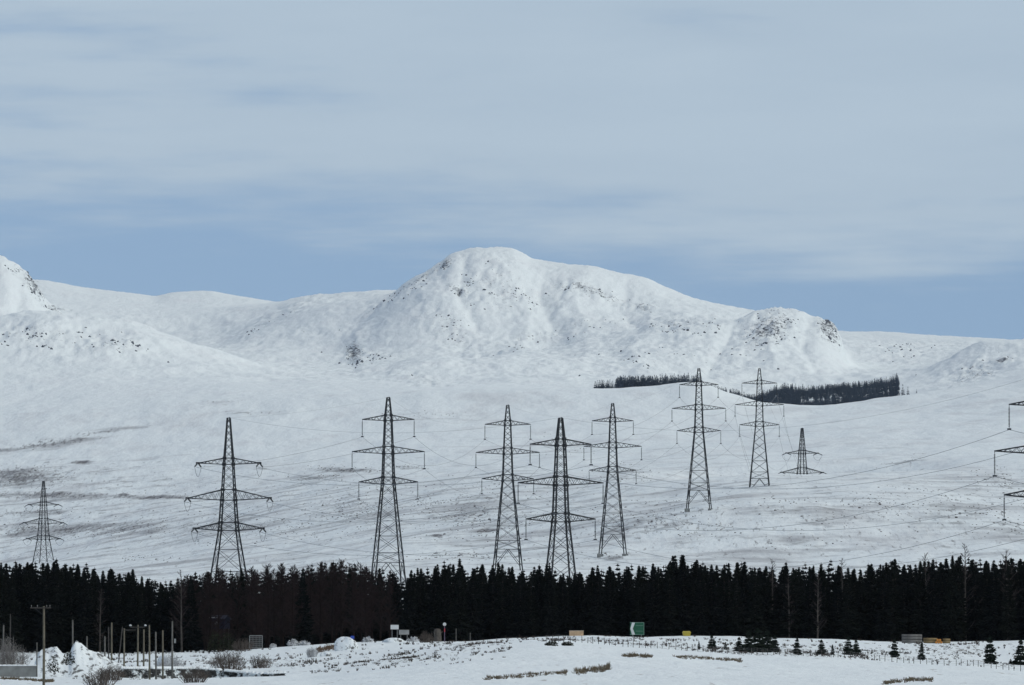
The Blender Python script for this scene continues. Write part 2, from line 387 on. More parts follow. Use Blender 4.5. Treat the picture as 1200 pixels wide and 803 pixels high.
# ------------------------------------------------------------------ mesh builder
class MB:
    def __init__(self):
        self.v = []; self.f = []; self.n = 0

    def add(self, v, f):
        v = np.asarray(v, float).reshape(-1, 3)
        self.v.append(v)
        for q in f:
            self.f.append(tuple(i + self.n for i in q))
        self.n += len(v)

    def bar(self, a, b, w, w2=None, sides=4):
        a = Vector(a); b = Vector(b); d = b - a
        if d.length < 1e-6:
            return
        d.normalize()
        up = Vector((0, 0, 1)) if abs(d.z) < 0.95 else Vector((0, 1, 0))
        s = d.cross(up).normalized(); t_ = d.cross(s)
        w2 = w if w2 is None else w2
        vs = []
        k = 0.7071 if sides == 4 else 0.5
        for p, r in ((a, w), (b, w2)):
            for i in range(sides):
                an = 2 * math.pi * (i + 0.5) / sides
                vs.append(p + (s * math.cos(an) + t_ * math.sin(an)) * r * k)
        n = sides
        fs = [(i, (i + 1) % n, n + (i + 1) % n, n + i) for i in range(n)]
        fs += [tuple(range(n - 1, -1, -1)), tuple(range(n, 2 * n))]
        self.add([tuple(x) for x in vs], fs)

    def box(self, c, s, rz=0.0):
        cx, cy, cz = c; sx, sy, sz = [q / 2 for q in s]
        vs = []
        for x, y, z in [(-1, -1, -1), (1, -1, -1), (1, 1, -1), (-1, 1, -1), (-1, -1, 1), (1, -1, 1), (1, 1, 1), (-1, 1, 1)]:
            X = x * sx; Y = y * sy
            vs.append((cx + X * math.cos(rz) - Y * math.sin(rz), cy + X * math.sin(rz) + Y * math.cos(rz), cz + z * sz))
        self.add(vs, [(3, 2, 1, 0), (4, 5, 6, 7), (0, 1, 5, 4), (1, 2, 6, 5), (2, 3, 7, 6), (3, 0, 4, 7)])

    def tube(self, pts, r, sides=5):
        pts = [Vector(p) for p in pts]; n = len(pts); vs = []
        for i, p in enumerate(pts):
            d = (pts[min(i + 1, n - 1)] - pts[max(i - 1, 0)]).normalized()
            up = Vector((0, 0, 1)) if abs(d.z) < 0.95 else Vector((0, 1, 0))
            s = d.cross(up).normalized(); t_ = d.cross(s)
            rr = r[i] if isinstance(r, (list, tuple)) else r
            for k in range(sides):
                an = 2 * math.pi * k / sides
                vs.append(tuple(p + (s * math.cos(an) + t_ * math.sin(an)) * rr))
        fs = []
        for i in range(n - 1):
            for k in range(sides):
                a = i * sides + k; b = i * sides + (k + 1) % sides
                fs.append((a, b, b + sides, a + sides))
        fs += [tuple(range(sides - 1, -1, -1)), tuple(range((n - 1) * sides, n * sides))]
        self.add(vs, fs)

    def blob(self, c, r, seed, rough=0.25, nu=14, nv=8, flat=0.0):
        rr = random.Random(seed); ph = [rr.uniform(0, 6.28) for _ in range(8)]
        vs = []; fs = []
        for j in range(nv + 1):
            la = -math.pi / 2 + math.pi * j / nv
            for i in range(nu):
                lo = 2 * math.pi * i / nu
                k = 1 + rough * (math.sin(2 * lo + ph[0]) * math.cos(la) * .5 + math.sin(3 * lo + 2 * la + ph[1]) * .35 * math.cos(la)
                                 + math.sin(5 * lo + 4 * la + ph[2]) * .22 * math.cos(la) + rr.uniform(-.2, .2) * math.cos(la))
                z = math.sin(la) * r[2] * (k if math.sin(la) > 0 else 0.5)
                vs.append((c[0] + r[0] * k * math.cos(la) * math.cos(lo), c[1] + r[1] * k * math.cos(la) * math.sin(lo), c[2] + z))
        for j in range(nv):
            for i in range(nu):
                a = j * nu + i; b = j * nu + (i + 1) % nu
                fs.append((a, b, b + nu, a + nu))
        self.add(vs, fs)

    def mesh(self, name):
        me = bpy.data.meshes.new(name)
        me.from_pydata(np.concatenate(self.v).tolist(), [], self.f)
        me.update()
        return me

    def build(self, name, m, parent=None, smooth=False):
        return link(name, self.mesh(name), m, parent, smooth)


def link(name, me, m, parent=None, smooth=False):
    if m is not None and len(me.materials) == 0:
        me.materials.append(m)
    if smooth:
        me.polygons.foreach_set('use_smooth', [True] * len(me.polygons))
    o = bpy.data.objects.new(name, me); COL.objects.link(o)
    if parent is not None:
        o.parent = parent
    return o


def empty(name, loc, rz=0.0):
    o = bpy.data.objects.new(name, None); COL.objects.link(o)
    o.location = loc; o.rotation_euler = (0, 0, rz); o.empty_display_size = 0.5
    return o


def tag(o, label, cat, group=None, kind=None):
    o['label'] = label
    o['category'] = cat
    if group:
        o['group'] = group
    if kind:
        o['kind'] = kind
    return o


CHILD = {}


def children(o):
    return [c for c in COL.objects if c.parent == o]


def copy_tree(o, kids, parent=None):
    """kids: nested list [(object, kids)]"""
    c = o.copy(); COL.objects.link(c)
    if parent is not None:
        c.parent = parent
    for k, kk in kids:
        copy_tree(k, kk, c)
    return c


def tree_of(o):
    return [(c, tree_of(c)) for c in children(o)]


# ------------------------------------------------------------------ terrain objects
def grid_object(name, r0, r1, m, attrs):
    nr = r1 - r0 + 1
    V = np.stack([X2[r0:r1 + 1], Y2[r0:r1 + 1], Z2[r0:r1 + 1]], -1).reshape(-1, 3)
    a = (np.arange(nr - 1)[:, None] * UN + np.arange(UN - 1)[None]).ravel()
    Fq = np.stack([a, a + 1, a + UN + 1, a + UN], -1)
    me = bpy.data.meshes.new(name)
    me.vertices.add(len(V)); me.vertices.foreach_set('co', V.ravel())
    me.loops.add(Fq.size); me.loops.foreach_set('vertex_index', Fq.ravel())
    me.polygons.add(len(Fq)); me.polygons.foreach_set('loop_start', np.arange(0, Fq.size, 4))
    me.polygons.foreach_set('use_smooth', np.ones(len(Fq), bool))
    me.update(); me.validate()
    for nm, arr in attrs.items():
        at = me.attributes.new(nm, 'FLOAT', 'POINT'); at.data.foreach_set('value', arr[r0:r1 + 1].ravel().astype(np.float32))
    o = link(name, me, m)
    o['kind'] = 'structure'
    return o


SCRUB = [(900, 764, 330, 13, .66, .022), (480, 772, 120, 9, .62, -.09), (330, 778, 90, 8, .62), (110, 778, 60, 14, .60), (240, 775, 80, 8, .6),
         (560, 754, 80, 4, .55), (700, 750, 90, 5, .62), (1120, 762, 120, 12, .66)]
PYF = HY - (Z2 - ZC) * F / np.maximum(D2, 300)
SCRUB2 = np.where((D2 > 1380) & (D2 < 1790), blobs(SCRUB, PX2, PYF), 0)
fence_d = 1560.0
SCRUB2 = np.where((PX2 > 620) & (D2 < fence_d - 5), SCRUB2 * 0.25, SCRUB2)
r1800 = int(np.searchsorted(DS, 1799.9)); r7250 = int(np.searchsorted(DS, 7249.9))
grid_object('field', 0, r1800, M_field, {'scrub': SCRUB2})
grid_object('moor', r1800, r7250, M_moor, {'heath': HEATH2})
# the mountains carry heather on their lower slopes as well
grid_object('mountains', r7250, len(DS) - 1, M_hills, {'rock': np.maximum(ROCK2, HEATH2 * 0.5)})


# ------------------------------------------------------------------ pylons
def lerp(a, b, t_):
    return a + (b - a) * t_


def make_pylon(label, loc, rz, tension, height_cut=0.0, group='lattice pylons of the power line', heavy=1.0):
    """square lattice tower. local y runs along the line, x along the cross-arms"""
    H = 48.0
    if not tension:
        prof = [(0, 8.0), (27.2, 2.8), (34.6, 2.3), (42.8, 1.65), (48, 0.66)]
        arms = [(42.2, 43.6, 42.5, 6.6), (33.9, 35.7, 34.4, 9.2), (26.2, 28.0, 26.8, 7.5)]
        panels = [0, 6.5, 9.0, 13.2, 17.0, 20.2, 23.3, 26.2, 28.0, 30.0, 32.0, 33.9, 35.7, 37.4, 39.0, 40.6, 42.2, 43.6, 45.2, 46.6, 48]
    else:
        prof = [(0, 10.6), (21.2, 4.2), (30, 3.0), (38, 2.1), (48, 0.66)]
        arms = [(37.0, 38.5, 37.3, 7.4), (28.5, 31.0, 29.0, 9.9), (21.3, 23.2, 21.8, 8.2)]
        panels = [0, 6.0, 11.6, 16.8, 21.3, 23.2, 26.0, 28.5, 31.0, 33.0, 35.0, 37.0, 38.5, 40.3, 42.0, 43.6, 45.2, 46.6, 48]
    hz = [p[0] for p in prof]; ww = [p[1] for p in prof]

    def half(z):
        return float(np.interp(z, hz, ww)) / 2

    def corner(z, i):
        sx, sy = ((-1, -1), (1, -1), (1, 1), (-1, 1))[i]
        return (sx * half(z), sy * half(z), z)
    root = empty('pylon', loc, rz)
    tag(root, label, 'pylon', group)
    lw, bw, tw_ = 0.32 * heavy, 0.14 * heavy, 0.080 * heavy
    # legs
    for i in range(4):
        mb = MB()
        for a, b in zip(hz[:-1], hz[1:]):
            k = 1.0 if a < 30 else 0.85
            mb.bar(corner(a if a > 0 else -0.6, i) if a > 0 else (corner(0, i)[0] * 1.02, corner(0, i)[1] * 1.02, -0.8), corner(b, i), lw * k)
        mb.build('leg', M_steel, root)
        mb = MB(); c0 = corner(0, i)
        mb.box((c0[0], c0[1], -0.35), (1.1, 1.1, 1.2)); mb.build('footing', M_block, root)
    # bracing: X panels on four faces
    mb = MB()
    for k, (a, b) in enumerate(zip(panels[:-1], panels[1:])):
        for i in range(4):
            j = (i + 1) % 4
            if k == 0:
                # open portal panel with knee braces
                mid = tuple((corner(b, i)[q] + corner(b, j)[q]) / 2 for q in range(3))
                mb.bar(corner(b * 0.25, i), mid, bw); mb.bar(corner(b * 0.25, j), mid, bw)
                ml = tuple(lerp(corner(b * 0.25, i)[q], mid[q], .5) for q in range(3)); mr_ = tuple(lerp(corner(b * 0.25, j)[q], mid[q], .5) for q in range(3))
                mb.bar(ml, corner(b * 0.72, i), bw * .7); mb.bar(mr_, corner(b * 0.72, j), bw * .7)
                mb.bar(corner(b, i), corner(b, j), bw)
            else:
                mb.bar(corner(a, i), corner(b, j), tw_ * (1.1 if a < 27 else .9)); mb.bar(corner(a, j), corner(b, i), tw_ * (1.1 if a < 27 else .9))
                if k in (1, 2) or abs(b - 48) < .1:
                    mb.bar(corner(b, i), corner(b, j), bw)
    for (zl, zu, zt, hs) in arms:
        for z in (zl, zu):
            for i in range(4):
                mb.bar(corner(z, i), corner(z, (i + 1) % 4), bw * 1.5)
                mb.box(corner(z, i), (.50, .50, .62))
            mb.bar(corner(z, 0), corner(z, 2), bw)
    mb.build('bracing', M_steel, root)
    # earth wire peak
    mb = MB(); mb.bar((0, -half(48) - 0.3, 48), (0, half(48) + 0.3, 48), bw * 1.4); mb.bar((-half(48), 0, 47.9), (half(48), 0, 48.1), bw * 1.4)
    mb.build('peak', M_steel, root)
    ends = {}
    rot = Matrix.Rotation(rz, 3, 'Z'); L = Vector(loc)
    for ai, (zl, zu, zt, hs) in enumerate(arms):
        for s in (-1, 1):
            mb = MB(); hw = half(zl); hu = half(zu); tip = (s * hs, 0, zt)
            n = 5 if hs > 9 else 4
            for sy in (-1, 1):
                A = (s * hw, sy * hw, zl); B = (s * hu, sy * hu, zu)
                T = (s * hs, sy * 0.18, zt)
                mb.bar(A, T, bw * 1.45); mb.bar(B, T, bw * 1.45)
                for q in range(n):
                    t0, t1 = q / n, (q + 1) / n
                    pa = [lerp(A[c], T[c], t0) for c in range(3)]; pb = [lerp(B[c], T[c], (t0 + t1) / 2) for c in range(3)]
                    pc = [lerp(A[c], T[c], t1) for c in range(3)]
                    mb.bar(pa, pb, bw * .5); mb.bar(pb, pc, bw * .5)
            for q in range(n):
                t0, t1 = q / n, (q + 1) / n
                pa = [lerp((s * hw, -hw, zl)[c], tip[c], t0) for c in range(3)]; pb = [lerp((s * hw, hw, zl)[c], tip[c], t1) for c in range(3)]
                mb.bar(pa, pb, bw * .6)
            if tension:
                mb.box((s * hs, 0, zt), (0.9, 0.7, 0.5))
            arm = mb.build('cross_arm', M_steel, root)
            if not tension:
                ib = MB(); ln = 4.3
                ib.bar((s * hs, 0, zt - 0.1), (s * hs, 0, zt - ln), 0.10, sides=6)
                for q in range(14):
                    z = zt - 0.6 - q * 0.24
                    ib.bar((s * hs, 0, z), (s * hs, 0, z - 0.12), 0.34, 0.22, sides=8)
                ib.box((s * hs, 0, zt - ln), (0.62, 0.5, 0.30))
                ib.build('insulator', M_glass, arm)
                e = Vector((s * hs, 0, zt - ln - .1))
                ends[(ai, s)] = {1: L + rot @ e, -1: L + rot @ e}
            else:
                ends[(ai, s)] = {}
                for sy in (-1, 1):
                    ib = MB(); ln = 4.4
                    P0 = Vector((s * hs, sy * .3, zt)); P1 = Vector((s * hs, sy * (ln + .3), zt - 0.9))
                    ib.bar(P0, P1, 0.12, sides=6)
                    for q in range(14):
                        a = P0.lerp(P1, 0.1 + q * .06); b2 = P0.lerp(P1, 0.1 + q * .06 + .03)
                        ib.bar(a, b2, 0.36, 0.24, sides=8)
                    ib.build('insulator', M_glass, arm)
                    ends[(ai, s)][sy] = L + rot @ P1
                jb = MB()
                pts = []
                for q in range(11):
                    u = -1 + 2 * q / 10
                    pts.append((s * hs, u * (4.4 + .3), zt - 0.9 - 2.3 * (1 - u * u)))
                jb.tube(pts, 0.05, 5)
                jb.build('jumper_loop', M_wire, arm)
    ends['earth'] = {1: L + rot @ Vector((0, 0, 48.1)), -1: L + rot @ Vector((0, 0, 48.1))}
    return root, ends


# name: (px, range, top row, tension, yaw extra)
PYL = {
    'G': (1226, 1975, 437, False), 'E': (657, 2388, 490, False), 'A': (268, 2700, 490, True), 'B': (455, 2860, 466, False),
    'D': (595, 3280, 475, False), 'C': (718, 3616, 473, False), 'I': (819, 3880, 432, False), 'J': (890, 4290, 432, False), 'H': (940, 4900, 502, True),
}
LINE = ['G', 'E', 'A', 'B', 'D', 'C', 'I', 'J', 'H']
LABELS = {
    'G': 'pylon cut by the right frame edge, only its left arm ends showing',
    'E': 'nearest full lattice pylon, dark, its four legs seen apart, overlapping the pylon on its right',
    'A': 'dark angle pylon with tall bare tip and drooping arm ends above the brown larches',
    'B': 'suspension lattice pylon just right of the larches, standing alone between its neighbours',
    'D': 'lattice pylon close left of the biggest pylon, its legs reaching the forest tops',
    'C': 'lattice pylon close right of the biggest pylon, feet clear above the trees on snow',
    'I': 'lattice pylon whose tip crosses the left far wood, feet planted on open snow',
    'J': 'lattice pylon whose tip stands before the right far wood, highest on the slope',
    'H': 'short looking pylon half sunk behind a snow rise, only two arm levels showing',
    'F': 'pale distant pylon at far left, rising faintly over the forest belt',
}
pos = {}
for k, (px, d, top, ten) in PYL.items():
    x = wx(px, d); pos[k] = Vector((x, d, wz(top, d) - 48.0))
yaw = {}
for i, k in enumerate(LINE):
    a = pos[LINE[i - 1]] if i > 0 else pos[k] - (pos[LINE[1]] - pos[k])
    b = pos[LINE[i + 1]] if i + 1 < len(LINE) else pos[k] + (pos[k] - pos[LINE[i - 1]])
    d1 = (pos[k] - a).normalized(); d2 = (b - pos[k]).normalized(); m_ = d1 + d2
    yaw[k] = math.atan2(-m_.x, m_.y)
yaw['H'] = math.radians(24); yaw['A'] = math.radians(-8); yaw['E'] = math.radians(14)
ENDS = {}
for k in LINE:
    p = pos[k]
    g = float(ground(np.array([p.x]), np.array([p.y]))[0])
    print('PYLON', k, 'base', round(p.z, 1), 'ground', round(g, 1))
    _, ENDS[k] = make_pylon(LABELS[k], p, yaw[k], PYL[k][3])
# far left pylon
dF = 5200; xF = wx(51, dF)
make_pylon(LABELS['F'], Vector((xF, dF, wz(564, dF) - 48)), math.radians(28), True, heavy=0.9)

# ------------------------------------------------------------------ conductors
TOWER_WORDS = {'G': 'frame edge pylon', 'E': 'biggest pylon', 'A': 'larch side angle pylon', 'B': 'lone suspension pylon', 'D': 'pylon left of the biggest',
               'C': 'pylon right of the biggest', 'I': 'left wood pylon', 'J': 'right wood pylon', 'H': 'half sunk pylon'}
LEV = ['upper', 'middle', 'lower']


def wire(a, b, sag, r, label):
    pts = []
    for q in range(25):
        u = q / 24; p = a.lerp(b, u); p.z -= sag * 4 * u * (1 - u); pts.append(p - a)
    mb = MB(); mb.tube(pts, r, 5)
    o = mb.build('conductor', M_wire); o.location = a
    tag(o, label, 'power line', 'conductors strung between the pylons')


for k0, k1 in zip(LINE[:-1], LINE[1:]):
    span = (pos[k1] - pos[k0]).length
    for ai in range(3):
        for s in (-1, 1):
            wire(ENDS[k0][(ai, s)][1], ENDS[k1][(ai, s)][-1], span * span / 24000, 0.037,
                 f"{LEV[ai]} {'left' if s < 0 else 'right'} wire from {TOWER_WORDS[k0]} to {TOWER_WORDS[k1]}")
    wire(ENDS[k0]['earth'][1], ENDS[k1]['earth'][-1], span * span / 30000, 0.015,
         f"thin earth wire from {TOWER_WORDS[k0]} to {TOWER_WORDS[k1]}")
_dir = (pos['G'] - pos['E']); _dir.z = 0
for ai in range(3):
    for s in (-1,):
        a = ENDS['G'][(ai, s)][-1]; b = a + _dir * 0.9
        wire(a, b, 7.0, 0.037, f"{LEV[ai]} left wire leaving the frame edge pylon to the right")

# ------------------------------------------------------------------ trees
def spruce_meshes(seed, H, R, lean=0.0, whorls=30, ragged=0.25, bare=0.06):
    r = random.Random(seed)
    tr = MB(); tr.tube([(0, 0, -0.5), (0.02 * H * lean, 0, H * .35), (0, 0.01 * H, H * .7), (0.0, 0, H * .98)], [H * .016, H * .013, H * .008, H * .002], 6)
    cr = MB()
    for w in range(whorls):
        t_ = 1 - (1 - min(1, max(0, (w + r.uniform(-.3, .3)) / whorls))) ** 1.18
        t_ = min(max(t_, 0), 0.995)
        z = H * (bare + (1 - bare) * t_)
        rad = R * 1.22 * ((1 - t_) ** 0.92) * (0.92 if t_ > .12 else .55 + 3 * t_) + 0.005 * H
        n = 8 if t_ < .8 else 6
        a0 = r.uniform(0, 6.28)
        for b in range(n):
            an = a0 + 6.283 * b / n + r.uniform(-.3, .3)
            ln = rad * r.uniform(1 - ragged * 1.6, 1 + ragged)
            up = 0.75 if t_ > .75 else (0.05 if t_ > .4 else -0.25)
            dr = ln * (up + r.uniform(-.15, .15))
            ca, sa = math.cos(an), math.sin(an)
            wd = 0.16 * ln + 0.10
            P = lambda q, off, h: (ca * ln * q - sa * off, sa * ln * q + ca * off, z + h)
            # a blade with two side sprays and a hanging fringe
            cr.add([P(0.02, 0, 0), P(.45, wd, dr * .35), P(1, 0, dr), P(.45, -wd, dr * .35), P(.5, 0, dr * .45 - .34 * ln ** .7 - .08 * H / 13)],
                   [(0, 1, 2, 3), (0, 4, 2), (1, 4, 3)])
            for sd in (-1, 1):
                q0 = r.uniform(.25, .5)
                cr.add([P(q0, 0, dr * q0), P(q0 + .35, sd * wd * 2.3, dr * (q0 + .2) - .1), P(q0 + .28, sd * wd * .5, dr * q0 - .14 - .1 * ln)], [(0, 1, 2)])
    # leader
    cr.bar((0, 0, H * .93), (0, 0, H * 1.0), 0.10, 0.03)
    return tr.mesh('trunk'), cr.mesh('crown')


def bare_meshes(seed, H, R, up=0.5, nb=46, twigs=9, tw=0.035, top=True):
    """leafless tree: trunk with rising branches and many twigs"""
    r = random.Random(seed)
    tr = MB(); pts = [(0, 0, -0.4)]; x = y = 0
    for q in range(1, 7):
        x += r.uniform(-.02, .02) * H * .3; y += r.uniform(-.02, .02) * H * .3; pts.append((x, y, H * q / 6.0))
    tr.tube(pts, [H * .014 * (1 - q / 6.6) + .008 for q in range(7)], 6)
    cr = MB()
    for b in range(nb):
        t_ = 0.10 + 0.88 * (b + r.random()) / nb
        i = min(int(t_ * 6), 5); f_ = t_ * 6 - i
        p0 = Vector(pts[i]).lerp(Vector(pts[i + 1]), f_)
        an = r.uniform(0, 6.283); ln = R * ((1 - t_) ** .7 + .10) * r.uniform(.6, 1.15)
        rise = up * r.uniform(.6, 1.3)
        p1 = p0 + Vector((math.cos(an) * ln, math.sin(an) * ln, ln * rise))
        cr.bar(p0, p1, 0.05 + 0.012 * ln, 0.02, sides=3)
        for q in range(twigs):
            u = r.uniform(.25, 1); a = p0.lerp(p1, u); l2 = ln * r.uniform(.2, .5) + .2
            an2 = an + r.uniform(-1.2, 1.2); e = a + Vector((math.cos(an2) * l2 * .7, math.sin(an2) * l2 * .7, l2 * r.uniform(.1, 1.0) * (1 if up > 0 else .4)))
            cr.bar(a, e, tw, tw * .4, sides=3)
    return tr.mesh('trunk'), cr.mesh('crown')


def shrub_mesh(seed, w, h, n=90, tw=0.03, dens=4):
    r = random.Random(seed); mb = MB()
    for q in range(n):
        an = r.uniform(0, 6.283); k = math.sqrt(r.random())
        b = Vector((math.cos(an) * k * w * .35, math.sin(an) * k * w * .35, -.1))
        hh = h * (1 - .55 * k * k) * r.uniform(.6, 1.05)
        e = Vector((b.x * 1.45 + r.uniform(-.1, .1) * w, b.y * 1.45 + r.uniform(-.1, .1) * w, hh))
        mid = b.lerp(e, .5) + Vector((r.uniform(-.06, .06) * w, r.uniform(-.06, .06) * w, 0))
        mb.bar(b, mid, tw * 1.3, tw, sides=3); mb.bar(mid, e, tw, tw * .4, sides=3)
        for _ in range(dens):
            a = mid.lerp(e, r.uniform(0, .9)); l2 = h * r.uniform(.12, .3)
            mb.bar(a, a + Vector((r.uniform(-1, 1) * l2, r.uniform(-1, 1) * l2, r.uniform(.2, 1) * l2)), tw * .7, tw * .3, sides=3)
    return mb.mesh('branches')


def leafy_mesh(seed, w, h, n=260, leaf=0.22):
    r = random.Random(seed); mb = MB()
    for q in range(n):
        while True:
            x, y, z = r.uniform(-1, 1), r.uniform(-1, 1), r.random()
            if x * x + y * y + z * z < 1:
                break
        p = Vector((x * w / 2, y * w / 2, z * h)); s = leaf * r.uniform(.6, 1.4)
        d1 = Vector((r.uniform(-1, 1), r.uniform(-1, 1), r.uniform(-.4, 1))).normalized() * s
        d2 = Vector((r.uniform(-1, 1), r.uniform(-1, 1), r.uniform(-.4, .6))).normalized() * s
        mb.add([p - d1 * .6, p + d2 * .6, p + d1, p - d2 * .6], [(0, 1, 2, 3)])
    return mb.mesh('foliage')


def place_tree(name, meshes, mats, loc, rz, sc, label, cat, group):
    e = empty(name, loc, rz); e.scale = (sc[0], sc[0], sc[1])
    tag(e, label, cat, group)
    for nm, me, m in zip(('trunk', 'crown'), meshes, mats):
        link(nm, me, m, e)
    return e


SPR = [spruce_meshes(100 + i, 13.0, [2.3, 1.9, 2.6, 2.1, 1.7, 2.4, 2.0][i], whorls=40, ragged=[.22, .28, .25, .18, .3, .32, .25][i]) for i in range(7)]
for i, (a, b) in enumerate(SPR):
    a.materials.append(M_bark); b.materials.append(M_spruce if i % 2 else M_spruce_b)
LAR = [bare_meshes(200 + i, 13.0, [2.0, 2.3, 1.8, 2.1, 1.7][i], up=.85, nb=96, twigs=17, tw=.034) for i in range(5)]
for a, b in LAR:
    a.materials.append(M_larchbark); b.materials.append(M_larch)
BIR = [bare_meshes(300 + i, 13.0, [2.0, 1.6, 2.3][i], up=1.0, nb=44, twigs=10, tw=.035) for i in range(3)]
for a, b in BIR:
    a.materials.append(M_birchbark); b.materials.append(M_birch)

TOPS = {-60: 660, 0: 660, 40: 658, 75: 660, 100: 663, 130: 668, 160: 673, 185: 682, 205: 683, 220: 671, 240: 668, 280: 669, 310: 666, 340: 664, 370: 660, 400: 657, 430: 662, 455: 668, 475: 676, 488: 668, 525: 657,
        545: 664, 565: 660, 600: 661, 620: 670, 633: 660, 660: 671, 690: 668, 708: 660, 722: 663, 750: 664, 775: 661, 797: 651, 815: 658, 840: 659, 870: 658, 900: 663, 950: 662, 1000: 664, 1040: 656, 1070: 659, 1100: 656, 1130: 652, 1160: 656, 1200: 651, 1260: 650}
TK = sorted(TOPS)


def top_row(px):
    return float(np.interp(px, TK, [TOPS[k] for k in TK]))


STRETCH = [(-90, 95, 'behind the telegraph pole in the left corner'), (95, 232, 'behind the row of tall bare poles'), (232, 350, 'under the angle pylon with the tall tip'),
           (350, 500, 'under the lone suspension pylon'), (500, 625, 'below the pylon left of the biggest one'), (625, 700, 'below the biggest pylon'),
           (700, 800, 'behind the green chevron sign'), (800, 930, 'behind the wide clump of young spruces'), (930, 1060, 'behind the three young spruces in a row'),
           (1060, 1130, 'behind the orange ended log pile'), (1130, 1300, 'behind the tall young spruce near the right edge')]


def stretch(px):
    for a, b, s in STRETCH:
        if a <= px < b:
            return s
    return STRETCH[-1][2]


r = random.Random(11)
nsp = nla = 0
rows = [1738, 1752, 1767, 1783]
ROWW = ['in forest front row', 'in forest second row', 'in forest third row', 'in forest fourth row']
for ri_, d0 in enumerate(rows):
    step = [15.5, 16.5, 16.5, 16.5][ri_]
    px = -45 + r.uniform(0, 10)
    while px < 1250:
        d = d0 + r.uniform(-6, 6); pxx = px + r.uniform(-4, 4)
        g = spot(pxx, d)
        zt = wz(top_row(pxx) + r.gauss(1.5, 2.8) + (r.random() < .10) * -5, d)
        h = max(zt - g.z, 5.0)
        larchy = 215 < pxx < 470 and r.random() < (.85 if 270 < pxx < 440 else .6)
        rz = r.uniform(0, 6.28)
        if larchy:
            v = r.choice(LAR); k = h / 13.0
            place_tree('larch_tree', v, (M_bark, M_larch), g, rz, (k * r.uniform(.95, 1.2), k * 1.0), f'bare brown larch {ROWW[ri_]} {stretch(pxx)}', 'tree', 'bare larches of the forest belt'); nla += 1
        else:
            v = SPR[r.randrange(7)]; k = h / 13.2
            place_tree('spruce_tree', v, (M_bark, M_spruce), g, rz, (k * r.uniform(.85, 1.15), k), f'dark spruce {ROWW[ri_]} {stretch(pxx)}', 'tree', 'dark spruces of the forest belt'); nsp += 1
        px += step * r.uniform(.75, 1.25)
print('spruces', nsp, 'larches', nla)
# bare birches standing out of the belt
for (px, d, top, v, lab) in [(905, 1745, 655, 0, 'bare birch rising above the spruces right of the wide clump'), (988, 1748, 654, 1, 'bare birch with pale stem behind the young spruces'),
                             (1085, 1742, 648, 2, 'wispy bare birch behind the log pile'), (1131, 1740, 637, 0, 'tallest bare birch, its twigs well above the forest near the right edge'),
                             (958, 1732, 672, 1, 'slim birch with pale trunk at the forest edge'), (925, 1733, 676, 1, 'slim leaning birch at the forest edge near the wide clump'), (863, 1733, 690, 2, 'low bare birch at the forest edge left of the wide clump'),
                             (1180, 1741, 645, 2, 'wide bare birch above the forest at the right edge'), (117, 1735, 690, 1, 'thin birch before the dark spruces behind the tall poles'), (213, 1736, 668, 0, 'bare birch at the left end of the larches')]:
    g = spot(px, d); h = wz(top, d) - g.z; k = h / 13.0
    place_tree('birch_tree', BIR[v], (M_birchbark, M_birch), g, px, (k, k), lab, 'tree', 'bare birches in the forest belt')

# deeper rows of the wood: one mass
low = []
for i in range(4):
    _, c = spruce_meshes(400 + i, 13.0, 2.2, whorls=16, ragged=.35)
    vv = np.zeros(len(c.vertices) * 3); c.vertices.foreach_get('co', vv)
    low.append((vv.reshape(-1, 3), [tuple(p.vertices) for p in c.polygons]))
deep = MB()
for d0 in np.arange(1800, 2060, 18.0):
    px = -80.0
    while px < 1280:
        d = d0 + r.uniform(-8, 8); pxx = px + r.uniform(-4, 4); g = spot(pxx, d)
        h = (wz(top_row(pxx) + r.gauss(1.5, 2.6), 1765) + 0.6) * r.uniform(.95, 1.03)
        k = h / 13.0; an = r.uniform(0, 6.28); vv, ff = low[r.randrange(4)]
        ca, sa = math.cos(an), math.sin(an)
        q = np.stack([(vv[:, 0] * ca - vv[:, 1] * sa) * k + g.x, (vv[:, 0] * sa + vv[:, 1] * ca) * k + g.y, vv[:, 2] * k + g.z], -1)
        deep.add(q, ff)
        px += 13.5 * r.uniform(.8, 1.2)
tag(deep.build('woodland', M_spruce), 'depth of the dark spruce wood behind its front rows', 'woodland', kind='stuff')

# ------------------------------------------------------------------ far wood on the hillside
far = MB(); singles = []
_, fc = spruce_meshes(500, 10.0, 1.9, whorls=11, ragged=.3)
vv = np.zeros(len(fc.vertices) * 3); fc.vertices.foreach_get('co', vv); fv = vv.reshape(-1, 3); ff = [tuple(p.vertices) for p in fc.polygons]


def far_tree(mb, px, d, h):
    g = spot(px, d); k = h / 10.0; an = r.uniform(0, 6.28); ca, sa = math.cos(an), math.sin(an); w = k * r.uniform(.9, 1.3)
    mb.add(np.stack([(fv[:, 0] * ca - fv[:, 1] * sa) * w + g.x, (fv[:, 0] * sa + fv[:, 1] * ca) * w + g.y, fv[:, 2] * k + g.z], -1), ff)


